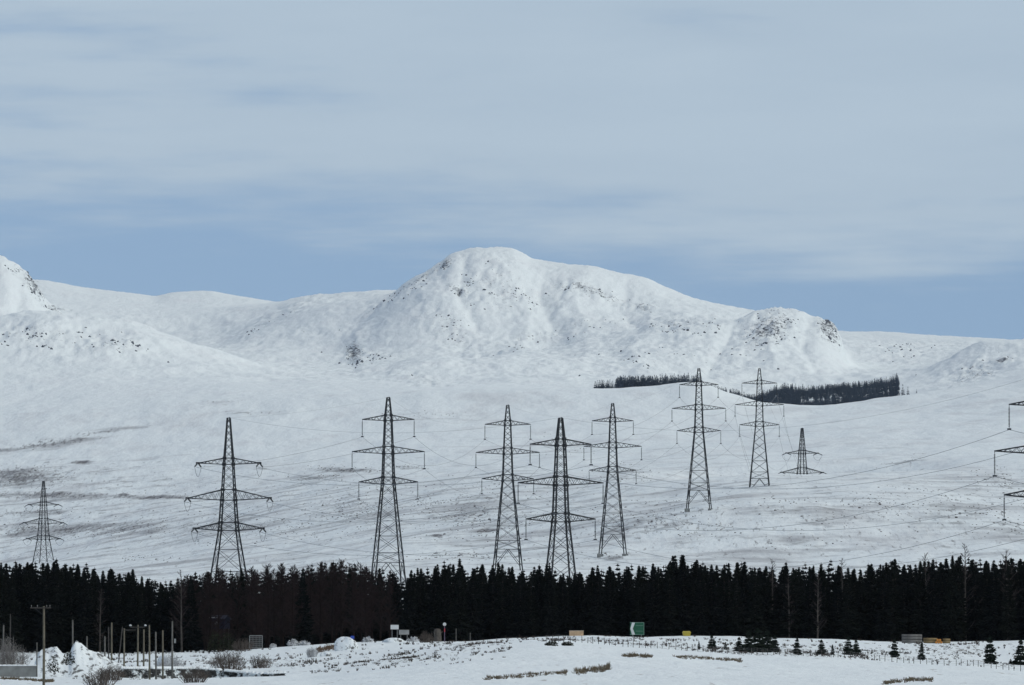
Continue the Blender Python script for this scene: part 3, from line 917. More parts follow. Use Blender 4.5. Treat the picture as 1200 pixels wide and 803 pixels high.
farL = MB(); farR = MB()
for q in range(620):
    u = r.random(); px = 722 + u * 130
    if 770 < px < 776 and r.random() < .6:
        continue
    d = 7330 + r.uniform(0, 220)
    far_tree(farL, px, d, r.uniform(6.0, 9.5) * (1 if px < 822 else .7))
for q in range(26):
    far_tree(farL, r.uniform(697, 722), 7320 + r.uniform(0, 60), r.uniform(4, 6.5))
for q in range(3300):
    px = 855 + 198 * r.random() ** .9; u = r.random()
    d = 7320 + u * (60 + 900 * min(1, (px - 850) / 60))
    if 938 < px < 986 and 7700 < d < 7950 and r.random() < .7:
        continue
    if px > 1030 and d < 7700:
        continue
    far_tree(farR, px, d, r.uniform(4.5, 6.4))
tag(farL.build('far_wood', M_farwood_hazed), 'narrow strip of far conifers behind the snow rise, crossed by a pylon tip', 'wood', kind='stuff')
tag(farR.build('far_wood', M_farwood_hazed), 'broad dark conifer plantation on the far slope, right of the narrow strip', 'wood', kind='stuff')
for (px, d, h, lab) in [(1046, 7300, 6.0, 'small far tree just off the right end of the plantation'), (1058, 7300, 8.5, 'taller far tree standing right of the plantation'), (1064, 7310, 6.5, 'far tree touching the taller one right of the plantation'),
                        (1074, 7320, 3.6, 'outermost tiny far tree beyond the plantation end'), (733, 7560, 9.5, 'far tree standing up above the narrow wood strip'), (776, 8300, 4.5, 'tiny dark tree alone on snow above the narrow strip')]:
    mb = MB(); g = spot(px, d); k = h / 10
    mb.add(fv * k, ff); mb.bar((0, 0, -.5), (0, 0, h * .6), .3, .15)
    o = mb.build('far_tree', M_farwood_hazed); o.location = g
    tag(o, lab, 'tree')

# ------------------------------------------------------------------ moor: single bush and tussocks
g = spot(180, 3700)
o = link('bush', leafy_mesh(7, 3.2, 2.6, 300, .3), M_bushd); o.location = (wx(180, 3500), 3500, spot(180, 3500).z)
tag(o, 'round dark bush alone on the snowy moor left of the angle pylon', 'bush')
tus = MB(); cnt = 0
qd = 2900 + 4000 * rng.random(90000) ** 1.2; qp = rng.uniform(-40, 1240, 90000); qx = wx(qp, qd); qz = ground(qx, qd)
qpy = HY - (qz - ZC) * F / qd
qw = np.maximum(0, blobs(HEATH, qp, qpy) - .22) * 1.2 * (0.3 + 2.4 * np.maximum(0, perlin(qx / 22.0, qd / 160.0) + .1))
qk = (rng.random(90000) < qw) & (qpy < 680) & (qpy > 470)
for x, d, z in zip(qx[qk].tolist(), qd[qk].tolist(), qz[qk].tolist()):
    w = r.uniform(.12, .46) * (1.6 if r.random() < .08 else 1); h = w * r.uniform(.3, .6)
    n = 6; ph = r.uniform(0, 6); vs = []
    for i in range(n):
        k = r.uniform(.7, 1.2); vs.append((x + math.cos(ph + i * 6.283 / n) * w * k, d + math.sin(ph + i * 6.283 / n) * w * k, z - .15))
    for i in range(n):
        k = r.uniform(.35, .75); vs.append((x + math.cos(ph + i * 6.283 / n) * w * k, d + math.sin(ph + i * 6.283 / n) * w * k, z + h * r.uniform(.6, 1.1)))
    tus.add(vs, [(i, (i + 1) % n, n + (i + 1) % n, n + i) for i in range(n)] + [tuple(range(n, 2 * n))])
    cnt += 1
print('tussocks', cnt)
tag(tus.build('heather', M_heather), 'tussocks of dark heather poking through the snow of the moor', 'heather', kind='stuff')

# ------------------------------------------------------------------ crags and boulders of the mountains
crg = MB(); cnt = 0
qd = rng.uniform(8100, 11350, 260000); qp = rng.uniform(-30, 1230, 260000); qx = wx(qp, qd); qz = ground(qx, qd)
qpy = HY - (qz - ZC) * F / qd
qw = np.maximum(0, blobs(ROCKS, qp, qpy) - .22) * .30 * np.maximum(0, fbm(qx / 16.0, qd / 60.0, 2) + .02) * 5.2 + .00022
qk = rng.random(260000) < qw
for x, d, z in zip(qx[qk].tolist(), qd[qk].tolist(), qz[qk].tolist()):
    w = r.uniform(.40, 1.15) * (1.5 if r.random() < .08 else 1); h = w * r.uniform(.4, 1.1)
    n = 6; ph = r.uniform(0, 6); vs = []
    for lv, (a_, zz) in enumerate(((1, -.6), (.85, .45), (.4, 1.0))):
        for i in range(n):
            k = a_ * r.uniform(.65, 1.25); vs.append((x + math.cos(ph + i * 6.283 / n) * w * k, d + math.sin(ph + i * 6.283 / n) * w * k, z + h * zz * r.uniform(.75, 1.2)))
    crg.add(vs, [(l * n + i, l * n + (i + 1) % n, (l + 1) * n + (i + 1) % n, (l + 1) * n + i) for l in range(2) for i in range(n)] + [tuple(range(2 * n, 3 * n))])
    cnt += 1
print('crags', cnt)
tag(crg.build('crags', M_crag), 'dark crags and boulders bare of snow on the mountain slopes', 'crags', kind='stuff')

# ------------------------------------------------------------------ scrub in front of the forest
def tuft(mb, x, y, z, w, h, r_, n=9, tw=.03):
    for i in range(n):
        an = r_.uniform(0, 6.283); k = r_.random() * w * .5
        b = Vector((x + math.cos(an) * k * .5, y + math.sin(an) * k * .5, z - .05)); e = Vector((x + math.cos(an) * k * 1.3, y + math.sin(an) * k * 1.3, z + h * r_.uniform(.55, 1.1)))
        mb.bar(b, e, tw * 1.6, tw * .6, sides=3)


scr = MB(); cnt = 0
qp = rng.uniform(-20, 1220, 60000); qd = rng.uniform(1395, 1728, 60000); qx = wx(qp, qd); qz = ground(qx, qd)
qpy = HY - (qz - ZC) * F / qd
qw = blobs(SCRUB, qp, qpy) * .42 * (.06 + 3.2 * np.maximum(0, fbm(qx / 4.2, qd / 24.0, 2)))
qk = (rng.random(60000) < qw) & ~((qp > 600) & (qd < fence_d + 3))
for x, d, z in zip(qx[qk].tolist(), qd[qk].tolist(), qz[qk].tolist()):
    tuft(scr, x, d, z, r.uniform(.2, .8), r.uniform(.06, .36) * (1.5 if r.random() < .1 else 1), r, 7, .05); cnt += 1
print('scrub tufts', cnt)
tag(scr.build('heather', M_heather), 'rough heather tufts in the snow strip before the forest', 'heather', kind='stuff')


def grass_strip(pts, width_py, n, label, hmax=.35, m=M_drygrass):
    """dry grass showing along a line of the field; pts = [(px, py)] on the ground"""
    mb = MB()
    for q in range(n):
        u = r.random() * (len(pts) - 1); i = int(u); f_ = u - i
        px = lerp(pts[i][0], pts[i + 1][0], f_); py = lerp(pts[i][1], pts[i + 1][1], f_) + r.gauss(0, width_py)
        d = find_d(px, py)
        if d is None:
            continue
        g_ = spot(px + r.uniform(-1, 1), d)
        tuft(mb, g_.x, g_.y, g_.z, r.uniform(.4, 1.0), r.uniform(.12, hmax), r, 7, .05)
    tag(mb.build('dry_grass', m), label, 'dry grass', kind='stuff')


_dd = np.linspace(1100, 1735, 300)


def find_d(px, py):
    zz = ground(wx(px, _dd), _dd); pp = HY - (zz - ZC) * F / _dd
    ok = np.where(pp <= py)[0]
    return float(_dd[ok[0]]) if len(ok) else None


grass_strip([(570, 796), (600, 794), (640, 790), (665, 789)], 1.0, 120, 'long tawny grass strip in the middle of the snow field')
grass_strip([(674, 788), (700, 786), (714, 783)], 1.5, 110, 'dark grass patch at the right end of the long tawny strip', .5)
grass_strip([(731, 769.5), (745, 769), (763, 770)], .8, 90, 'short dead grass strip below the green chevron sign', .4)
grass_strip([(790, 770.5), (820, 771.5), (850, 773.5), (868, 775)], .8, 120, 'thin dead grass strip left of the wide young spruce clump', .35)
grass_strip([(1037, 801), (1060, 798), (1092, 797.5)], 1.0, 100, 'tawny grass bank at the bottom of the field towards the right', .4)
grass_strip([(372, 763), (385, 761), (398, 758)], 1.2, 130, 'brown grass bank left of the white snow dome', .5, M_earth)
grass_strip([(0, 795.5), (20, 796), (45, 798), (62, 799)], .6, 140, 'brown grass verge below the grey block wall', .3)

# ------------------------------------------------------------------ field fence
root = empty('field_fence', spot(900, fence_d)); base = root.location.copy()
tag(root, 'low post and wire fence along the far edge of the snow field', 'fence')
tops = []; pm = None
pxs = np.linspace(640, 1236, 88)
for i, px in enumerate(pxs):
    d = fence_d + 3 * math.sin(px / 70) + r.uniform(-1, 1); g = spot(px + r.uniform(-1.2, 1.2), d); h = r.uniform(.75, 1.0)
    mb = MB(); b = g - base; lx = r.uniform(-.06, .06)
    mb.bar(b - Vector((0, 0, .3)), b + Vector((lx, 0, h)), .095, .085, sides=6)
    mb.build('post', M_poled if i % 5 else M_poleg, root); tops.append((b, h))
for fr in (.35, .7, .95):
    mb = MB(); mb.tube([b + Vector((0, -.05, h * fr)) for b, h in tops], .008, 4); mb.build('fence_wire', M_wire, root)

# ------------------------------------------------------------------ young spruces on the strip
YSP = [spruce_meshes(600 + i, 3.0, [.95, 1.15, .8, 1.05][i], whorls=15, ragged=.4, bare=.02) for i in range(4)]
for a, b in YSP:
    a.materials.append(M_bark); b.materials.append(M_young)
for (px, py, top, wk, v, lab) in [
        (819, 762, 751, .9, 2, 'tiny young spruce left of the round young spruce'), (834, 762, 744, 1.2, 1, 'round young spruce left of the wide clump'), (850, 763, 752, 1.0, 0, 'small thin spruce between the round spruce and the wide clump'),
        (866, 765, 746, 1.2, 1, 'left end spruce of the wide young clump'), (877, 766, 738, 1.3, 0, 'second spruce of the wide young clump'), (888, 766, 735, 1.35, 3, 'tallest spruce in the middle of the wide young clump'),
        (899, 766, 738, 1.35, 1, 'fourth spruce of the wide young clump'), (908, 766, 744, 1.2, 3, 'right end spruce of the wide young clump'),
        (934, 769, 747, 1.05, 3, 'lone young spruce just right of the wide clump'), (962.5, 769, 749, 1.15, 1, 'first and bigger of two young spruces standing close together'), (975.5, 769, 755, .95, 2, 'smaller of two young spruces standing close together'),
        (994, 769, 746, 1.2, 0, 'bushy young spruce left of the two thin ones'), (1003, 769, 749, 1.1, 1, 'spruce grown into the bushy one on its left'), (1048, 772, 748, .95, 3, 'thin open young spruce left of the log piles'), (1080, 775, 752, 1.0, 2, 'thin young spruce standing before the log piles'),
        (1160, 780, 745, .95, 3, 'tallest narrow young spruce with layered branches near the right edge'), (1184, 780, 772, 1.6, 1, 'stunted low spruce between the two right edge spruces'), (1196, 781, 748, 1.1, 0, 'young spruce cut by the right edge of the frame')]:
    d = fence_d + 12; 
    dd = find_d(px, py - 1.5)
    d = dd if dd and dd > 1500 else fence_d + 10
    g = spot(px, d); h = wz(top, d) - g.z; k = h / 3.05
    place_tree('young_spruce', YSP[v], (M_bark, M_young), g, px * 1.7, (k * wk * .95, k), lab, 'young tree', 'young spruces on the strip before the forest')
# low dark bushes
for (px, py, w, h, lab) in [(646, 757, 17, 6, 'left one of two low dark bushes before the tan board'), (665, 757, 15, 5, 'right one of two low dark bushes before the tan board'),
                            (62, 788, 15, 20, 'dark bush in front of the snowy rubble heap'), (81, 779, 15, 16, 'dark bush against the left shoulder of the rubble heap')]:
    d = find_d(px, py) if px > 300 else 1412
    g = spot(px, d)
    if px < 300:
        d = 1418; g = Vector((wx(px, d), d, wz(py, d)))
    o = link('bush', leafy_mesh(int(px), w * d / F, h * d / F, 240, .16), M_bushd); o.location = g
    tag(o, lab, 'bush')

# ------------------------------------------------------------------ road furniture
def onroad(px, d=1716.0):
    return spot(px, d)


PXM = 1716.0 / F
# chevron sign
g = onroad(746.5, 1712); root = empty('chevron_sign', g, math.radians(-6))
tag(root, 'square green road sign with a white left pointing chevron before the dark forest', 'road sign')
w = 16.5 * PXM; z0 = wz(744, 1712) - g.z; z1 = wz(729.5, 1712) - g.z
mb = MB(); mb.box((0, 0, (z0 + z1) / 2), (w, .06, z1 - z0)); mb.build('panel', M_green, root)
mb = MB()
x0 = -w / 2
H_ = z1 - z0
P = [(x0 + .14 * w, z1), (x0 + .36 * w, z1), (x0 + .20 * w, (z0 + z1) / 2), (x0 + .36 * w, z0 + .04), (x0 + .14 * w, z0 + .04), (x0 + .02 * w, (z0 + z1) / 2)]
P = [(a, min(max(b, z0 + .03), z1 - .03)) for a, b in P]
v = [(a, -.045, b) for a, b in P] + [(a, -.033, b) for a, b in P]
mb.add(v, [(0, 1, 2, 5), (5, 2, 3, 4)] + [(i, i + 6, (i + 1) % 6 + 6, (i + 1) % 6) for i in range(6)])
mb.build('chevron', M_white, root)
mb = MB()
t_ = .035
for (cx, cz, sx, sz) in [(0, z1 - t_ / 2, w, t_), (0, z0 + t_ / 2, w, t_), (w / 2 - t_ / 2, (z0 + z1) / 2, t_, H_ - 2 * t_), (.16 * w, z0 + .30 * H_, .5 * w, t_ * .8), (.16 * w, z0 + .74 * H_, .5 * w, t_ * .8)]:
    mb.box((cx, -.037, cz), (sx, .012, sz))
mb.build('border', mat('sign border', (.30, .45, .38), .5), root)
for s in (-1, 1):
    mb = MB(); mb.bar((s * w * .3, .09, -.4), (s * w * .3, .09, z1 - .1), .11, sides=8); mb.build('post', M_grey, root)
# tan board
g = onroad(675.5, 1708); root = empty('board_sign', g)
tag(root, 'small tan board lying low at the forest edge left of the green sign', 'board')
mb = MB(); zc_ = wz(743, 1708) - g.z; mb.box((0, 0, zc_), (16.5 * PXM, .08, 6.5 * PXM)); mb.build('board', M_tan, root)
mb = MB(); mb.box((0, 0, zc_ + 3.6 * PXM), (17 * PXM, .14, .08)); mb.build('top_rail', mat('pale timber', (.5, .42, .33), .8, 0, .2), root)
for s in (-1, 1):
    mb = MB(); mb.bar((s * .8, .10, -.4), (s * .8, .10, zc_ + .3), .12, sides=6); mb.build('post', M_poled, root)


def two_post_sign(name, px, py, wpx, hpx, m, label, rz=0, d=1712):
    g_ = spot(px, d); root_ = empty(name, g_, rz); tag(root_, label, 'sign')
    k = d / F; zc1 = wz(py, d) - g_.z
    mb_ = MB(); mb_.box((0, 0, zc1), (wpx * k, .06, hpx * k)); mb_.build('panel', m, root_)
    mb_ = MB()
    for (cx, cz, sx, sz) in [(0, zc1 + hpx * k / 2 + .03, wpx * k + .1, .05), (0, zc1 - hpx * k / 2 - .03, wpx * k + .1, .05)]:
        mb_.box((cx, -.01, cz), (sx, .09, sz))
    mb_.build('frame', M_poled, root_)
    for s_ in (-1, 1):
        mb_ = MB(); mb_.bar((s_ * wpx * k * .32, .09, -.5), (s_ * wpx * k * .32, .09, zc1 + hpx * k * .3), .10, sides=6); mb_.build('post', M_grey, root_)
    return root_


two_post_sign('road_sign', 462.5, 735, 9.5, 5.2, M_white, 'small white sign on two posts standing before the forest')
two_post_sign('road_sign', 473.5, 741, 12, 5.5, M_grey, 'grey sign on two posts right below the small white sign', .15)
# marker post and stump pillar right of them
d = 1712; g = spot(521, d); root = empty('marker_post', g); tag(root, 'thin marker post with white round head and red band by the grey stump', 'marker post')
mb = MB(); zt = wz(732, d) - g.z; mb.bar((0, 0, -.3), (0, 0, zt), .13, sides=8); mb.build('post', mat('violet grey post', (.13, .10, .15), .7), root)
mb = MB(); mb.bar((0, -.06, zt + .05), (0, .06, zt + .05), .52, sides=16); mb.build('disc', M_white, root)
mb = MB(); mb.bar((0, 0, zt - 1.1), (0, 0, zt - .6), .17, sides=8); mb.build('band', M_red, root)
g = spot(513, d); mb = MB(); h = wz(738, d) - g.z
mb.tube([(0, 0, -.3), (.05, 0, h * .4), (-.04, 0, h * .8), (.03, 0, h)], [.62, .55, .58, .50], 9)
mb.bar((.3, 0, h * .7), (.75, .1, h * .85), .2, .1, sides=6)
root = empty('tree_stump', g); mb.build('stem', mat('stump bark', (.085, .075, .065), .95, 0, .4), root); tag(root, 'thick grey tree stump beside the marker post', 'tree stump')
mb = MB(); mb.blob((0, 0, h + .02), (.5, .5, .14), 5); mb.build('snow_cap', M_shrub, root)
for (px, top, lab) in [(534.5, 737, 'short pale post alone right of the marker post'), (551, 742, 'smallest pale post further right of the marker post')]:
    g = spot(px, d); h = wz(top, d) - g.z; mb = MB(); mb.bar((0, 0, -.3), (0, 0, h), .13, .11, sides=7); mb.bar((0, 0, h), (0, 0, h + .05), .15, .06, sides=7)
    o = mb.build('post', M_poleg); o.location = g; tag(o, lab, 'post')
# yellow grit bin
d = 1716; g = spot(804.5, d); root = empty('grit_bin', g, .1); zt = .75
tag(root, 'small yellow grit bin at the forest edge left of the young spruces', 'grit bin')
mb = MB(); mb.add([(-.5, -.35, 0), (.5, -.35, 0), (.5, .35, 0), (-.5, .35, 0), (-.62, -.42, zt * .7), (.62, -.42, zt * .7), (.62, .42, zt * .7), (-.62, .42, zt * .7)],
                  [(3, 2, 1, 0), (0, 1, 5, 4), (1, 2, 6, 5), (2, 3, 7, 6), (3, 0, 4, 7), (4, 5, 6, 7)]); mb.build('bin', M_yellow, root)
mb = MB(); mb.add([(-.66, -.46, zt * .71), (.66, -.46, zt * .71), (.66, .46, zt * .71), (-.66, .46, zt * .71), (-.5, -.1, zt), (.5, -.1, zt), (.5, .3, zt), (-.5, .3, zt)],
                  [(3, 2, 1, 0), (0, 1, 5, 4), (1, 2, 6, 5), (2, 3, 7, 6), (3, 0, 4, 7), (4, 5, 6, 7)]); mb.build('lid', M_yellow, root)


def log(px, d, dz, ln, rad, yaw_, mbark, mcut, label, group):
    g_ = spot(px, d); root_ = empty('log', g_ + Vector((0, 0, dz)), yaw_); tag(root_, label, 'log', group)
    mb_ = MB(); mb_.tube([(-ln / 2, 0, 0), (0, .02, .01), (ln / 2, 0, 0)], [rad, rad * .97, rad * .9], 10); mb_.build('bark', mbark, root_, True)
    for s_, rr in ((-1, rad), (1, rad * .9)):
        mb_ = MB(); mb_.tube([(s_ * (ln / 2 + .001), 0, 0), (s_ * (ln / 2 + .02), 0, 0)], rr * .96, 10); mb_.build('cut_end', mcut, root_)


POS = ['bottom left', 'bottom middle', 'bottom right', 'upper left', 'upper right', 'topmost']
for i, (dx, dz) in enumerate([(-.5, .25), (0, .25), (.5, .25), (-.25, .68), (.25, .68), (0, 1.08)]):
    log(1068.5, 1704 + dx, dz, 3.0, .25, .05, M_loggrey, M_loggrey, f"{['front bottom', 'middle bottom', 'back bottom', 'front upper', 'back upper', 'topmost'][i]} weathered log of the grey log pile", 'logs of the grey pile')
for i, (dx, dz) in enumerate([(-.5, .22), (0, .22), (.5, .22), (-.25, .6), (.25, .6)]):
    log(1090, 1704 + dx, dz, 2.0, .22, .03, M_logtan, M_logtan, f"{['front bottom', 'middle bottom', 'back bottom', 'front upper', 'back upper'][i]} tan log of the long pile left of the orange cut ends", 'logs of the tan pile')
for i, (dx, dz) in enumerate([(-.36, .2), (.02, .2), (.4, .2), (-.17, .54), (.21, .54)]):
    log(1099.5 + dx * 7.8, 1703, dz, 2.4, .19, math.pi / 2, M_logtan, M_cut, f"{POS[i]} log with orange cut end facing out", 'logs with orange cut ends')
for i, (dx, dz) in enumerate([(-.3, .2), (.1, .2), (-.1, .55)]):
    log(1109, 1704.5 + dx, dz, 1.1, .2, .0, M_logtan, M_logtan, f"{['front bottom', 'back bottom', 'topmost'][i]} short tan log right of the orange cut ends", 'short tan logs')

# ------------------------------------------------------------------ left foreground
# telegraph pole
d = 1250.0; x = wx(51.5, d); gz = float(ground(np.array([x]), np.array([d]))[0]); root = empty('telegraph_pole', (x, d, gz))
tag(root, 'tall wooden telegraph pole with a small crossarm in the left corner', 'telegraph pole')
zt = wz(710.5, d) - gz; mb = MB(); mb.tube([(0, 0, -.8), (.02, 0, zt * .5), (0, 0, zt)], [.15, .135, .11], 10); mb.build('pole', M_pole, root, True)
mb = MB(); mb.box((-.35, -.15, zt - .18), (2.3, .11, .12)); mb.build('cross_arm', M_poled, root)
for q in (-1.35, -.7, -.05 + .38, .68):
    mb = MB(); mb.bar((q, -.15, zt - .12), (q, -.15, zt + .02), .03); mb.bar((q, -.15, zt), (q, -.15, zt + .13), .11, .07, sides=8); mb.build('insulator', M_porc, root)
mb = MB(); mb.bar((-1.0, -.17, zt - .22), (-.10, -.16, zt - .95), .05); mb.build('brace', M_steel, root)

# block wall with corner post
d = 1420.0; g = Vector((wx(21, d), d, 0)); g.z = wz(796, d); root = empty('block_wall', g)
tag(root, 'low grey block wall with snow along its top in the left corner', 'wall')
k = d / F
mb = MB(); mb.box((-.6, 0, .7), (44 * k + 1.2, .25, 2.0)); mb.build('wall', M_block, root)
mb = MB()
for q in range(9):
    mb.blob((-2.9 + q * .62, 0, 1.70), (.46, .26, .13), q, .2)
mb.build('snow_cap', M_snow, root, True)
mb = MB(); mb.bar((22.5 * k, -.1, -.4), (22.5 * k, -.1, 43 * k), .17, .15, sides=7); o = mb.build('corner_post', M_poleg, root)

# rubble heap
d = 1430.0; root = None
nn = 60; mb = MB(); vs = []; fs = []
hx0, hx1 = wx(40, d), wx(160, d); gy = 9.0
HP = {36: 793, 45: 768, 56: 761, 66: 760, 74: 764, 82: 767, 85: 758, 90: 754, 98: 756, 108: 762, 120: 769, 132: 775, 145: 782, 158: 791, 166: 796}
hk = sorted(HP)
xs = np.linspace(wx(36, d), wx(166, d), 90); ys = np.linspace(-gy, gy, 40)
XX, YY = np.meshgrid(xs, ys, indexing='ij')
hp = wz(pchip(hk, [HP[k_] for k_ in hk], 600 + XX * F / d), d)
gz = ground(XX, YY + d) - .4
prof = np.exp(-(np.abs(YY) / 4.4) ** 2.2)
ZZ = gz + np.maximum(hp - gz, 0) * prof + .55 * fbm(XX / 1.5, YY / 2.5, 4, .6) * prof + .15 * fbm(XX / .4, YY / .6, 2, .6) * prof
edge = np.minimum(1, np.minimum(np.arange(90)[:, None], 89 - np.arange(90)[:, None]) / 4.0)
ZZ = gz + (ZZ - gz) * edge
vs = np.stack([XX, YY + d, ZZ], -1).reshape(-1, 3)
a = (np.arange(89)[:, None] * 40 + np.arange(39)[None]).ravel()
mb.add(vs, [(i, i + 40, i + 41, i + 1) for i in a.tolist()])
M_heap = snow_ground('snow on rubble', [(0.30, (.30, .30, .30), (.5, .3, .5), .1, .8, .4), (0.40, (.05, .048, .045), (1.3, .7, 1.5), .05, 1.05, .9)], (2, 1, 2), .3)
o = mb.build('rubble_heap', M_heap, None, True)
tag(o, 'steep heap of snow covered rubble with dark stones behind the telegraph pole', 'heap')

M_ditch = snow_ground('snow caught on dark stones', [(0.30, (.30, .30, .30), (.5, .3, .5), .1, .8, .4), (0.62, (.022, .021, .020), (.9, .5, 1.3), .06, .86, .97)], (2, 1, 2), .2)
# snow topped stone wall along the ditch
root = empty('stone_wall', Vector((wx(240, 1424), 1424, float(ground(np.array([wx(240, 1424)]), np.array([1424.0]))[0]))))
b0 = root.location.copy()
tag(root, 'long low dark stone wall topped with snow behind the tall poles', 'wall')
mb = MB(); mc = MB(); rr = random.Random(5)
for px in np.arange(143, 335, 2.6):
    dd = 1424 + 3 * math.sin(px / 30); x = wx(px, dd); z = float(ground(np.array([x]), np.array([dd]))[0])
    topz = wz(783 + (px > 235) * (px - 235) * .10, dd); 
    hgt = max(topz - z, .45) * (1.0 if px < 300 else .75)
    for lv in range(3):
        mb.blob((x - b0.x + rr.uniform(-.1, .1), dd - b0.y + rr.uniform(-.15, .15), z - b0.z + hgt * (lv * .33 + .02)), (.26, .32, hgt * .30), int(px * 10 + lv), .3, 8, 5)
    if rr.random() < (.97 if px < 240 else .7):
        mc.blob((x - b0.x, dd - b0.y, z - b0.z + hgt * .98), (.34, .42, .26), int(px * 7), .25, 8, 5)
mb.build('stones', M_ditch, root); mc.build('snow_cap', M_snow, root, True)

# tall poles
POLES = [(4, 733, 752, 1500, 'g', 'faint short pole at the left frame edge behind the shrub'), (12, 720, 752, 1520, 'd', 'dark thin pole behind the snowy shrub by the left edge'),
         (85.5, 727, 762, 1490, 'g', 'pale pole rising behind the peak of the rubble heap'), (102, 746, 768, 1480, 'g', 'short pale pole behind the right slope of the rubble heap'),
         (123, 746, 778, 1450, 'p', 'short pale pole leftmost of the row right of the heap'), (131, 730, 784, 1452, 'w', 'tall pole with a whitish upper half in the row'),
         (127.5, 735, 782, 1458, 'd', 'thin dark pole tight beside the whitish topped pole'), (138.5, 735, 785, 1460, 'd2', 'dark leaning pole right of the whitish topped pole'),
         (145.5, 737, 780, 1462, 'w', 'yellow grey pole with a crosspiece towards its right neighbour'), (161.5, 733, 788, 1450, 'w', 'tall pole with cross arm between the two lamps'),
         (168.5, 738, 788, 1452, 'w', 'thin yellowish pole just right of the cross arm pole'), (175.5, 733, 795, 1412, 'w', 'tall pole reaching down before the stone wall, under the right lamp'),
         (183, 741, 795, 1412, 'g', 'greyish pole right of the pole under the right lamp'), (191, 739, 795, 1412, 'w', 'yellowish pole second from the right end of the row'), (202, 728.5, 795, 1412, 'g', 'tallest pole at the right end of the row')]
for (px, top, bot, d, kd, lab) in POLES:
    x = wx(px, d); gz = float(ground(np.array([x]), np.array([d]))[0]); zb = min(gz, wz(bot, d)) - .3; zt = wz(top, d)
    m_ = {'g': M_poleg, 'p': M_poleg, 'w': M_pole, 'd': M_poled, 'd2': M_poled}[kd]
    root = empty('wooden_pole', (x, d, gz)); tag(root, lab, 'pole', 'tall bare poles in the left foreground')
    rr = .075 if kd in ('d', 'd2') else .11
    lx = .55 if kd == 'd2' else r.uniform(-.06, .06)
    mb = MB(); mb.tube([(-lx * .2, 0, zb - gz), (lx * .4, 0, (zt - gz) * .5), (lx, 0, zt - gz)], [rr * 1.15, rr, rr * .85], 8); mb.build('pole', m_, root, True)
    mb = MB(); mb.bar((lx, 0, zt - gz), (lx, 0, zt - gz + .07), rr * 1.5, rr * .6, sides=8); mb.build('cap', m_, root)
    if px == 161.5:
        mb = MB(); mb.box((.0, -.14, zt - gz - .22), (1.9, .09, .10)); mb.build('cross_arm', M_poled, root)
        for dx, nm in ((-.92, 'l'), (.98, 'r')):
            mb = MB(); mb.blob((dx, -.14, zt - gz - .02), (.16, .16, .15), 3, .1, 10, 6); mb.build('lamp', M_white, root, True)
    if px == 145.5:
        mb = MB(); mb.box((.7, -.14, zt - gz - .15), (1.6, .08, .09)); mb.build('cross_arm', M_poled, root)
    if px == 202:
        mb = MB(); mb.box((0.35, -.13, zt - gz - 2.4), (.22, .12, .55)); mb.build('switch_box', M_grey, root)

# shrubs of the left corner: frosted and bare
for (px, py, d, w, h, m_, n, lab) in [
        (12, 783, 1440, 46, 36, 'dull', 170, 'big snow dusted shrub above the block wall in the left corner'), (200, 783, 1490, 30, 20, 'frost', 120, 'snow dusted shrub at the foot of the tallest pole'),
        (130, 798, 1385, 34, 22, 'bare', 120, 'bare grey shrub before the right slope of the rubble heap'), (118, 806, 1290, 42, 24, 'bare', 110, 'brown bare shrub at the bottom edge under the heap'),
        (228, 806, 1300, 38, 26, 'bare', 120, 'bare brown shrub at the bottom edge right of the poles'), (268, 781, 1500, 46, 22, 'bare', 150, 'wide brown thicket before the forest, under the angle pylon'),
        (305, 778, 1520, 30, 12, 'bare', 80, 'low brown shrub right of the wide thicket'), (285, 760, 1700, 26, 14, 'bare', 80, 'brown shrub at the forest edge left of the grey mesh gate'),
        (500, 753, 1700, 20, 14, 'bare', 80, 'thin brown shrub left of the tree stump'), (365, 766, 1600, 16, 9, 'frost', 70, 'snow dusted bush left of the white dome')]:
    x = wx(px, d); z = float(ground(np.array([x]), np.array([d]))[0]); k = d / F
    hh = max(wz(py - h, d) - z, h * k * .6)
    root = empty('shrub', (x, d, z)); tag(root, lab, 'shrub')
    link('branches', shrub_mesh(int(px * 3), w * k, hh, n, .045 if m_ == 'bare' else .05, 5), {'bare': M_shrub, 'dull': M_dull, 'frost': M_frost}[m_], root)
    mb = MB()
    for q in range(5):
        an = q * 1.3; mb.bar((.1 * math.cos(an), .1 * math.sin(an), -.3), (.5 * math.cos(an), .5 * math.sin(an), hh * .55), .09, .04, sides=5)
    mb.build('stem', M_bark, root)

# blue shed in the trees
d = 1742.0; k = d / F; root = empty('shed', spot(259, d), math.radians(-28))
zf = wz(737, d) - root.location.z; zt = wz(725, d) - root.location.z; zp = wz(721.5, d) - root.location.z
tag(root, 'small dark blue raised shed with a pale roof edge half hidden among the larches', 'shed')
mb = MB(); mb.add([(-1.1, -.9, zf), (1.1, -.9, zf), (1.1, .9, zf), (-1.1, .9, zf), (-1.1, -.9, zt), (1.1, -.9, zt), (1.1, .9, zt), (-1.1, .9, zt), (-1.1, 0, zp), (1.1, 0, zp)],
                  [(3, 2, 1, 0), (0, 1, 5, 4), (1, 2, 6, 9, 5), (2, 3, 7, 6), (3, 0, 4, 8, 7)]); mb.build('wall', M_blue, root)
mb = MB()
for s in (-1, 1):
    mb.add([(-1.5, s * 1.1, zt - .05), (1.3, s * 1.1, zt - .05), (1.3, 0, zp + .08), (-1.5, 0, zp + .08), (-1.5, s * 1.1, zt - .13), (1.3, s * 1.1, zt - .13), (1.3, 0, zp), (-1.5, 0, zp)],
           [(0, 1, 2, 3), (7, 6, 5, 4), (0, 4, 5, 1), (1, 5, 6, 2), (3, 2, 6, 7), (0, 3, 7, 4)])
mb.build('roof', M_blue, root)
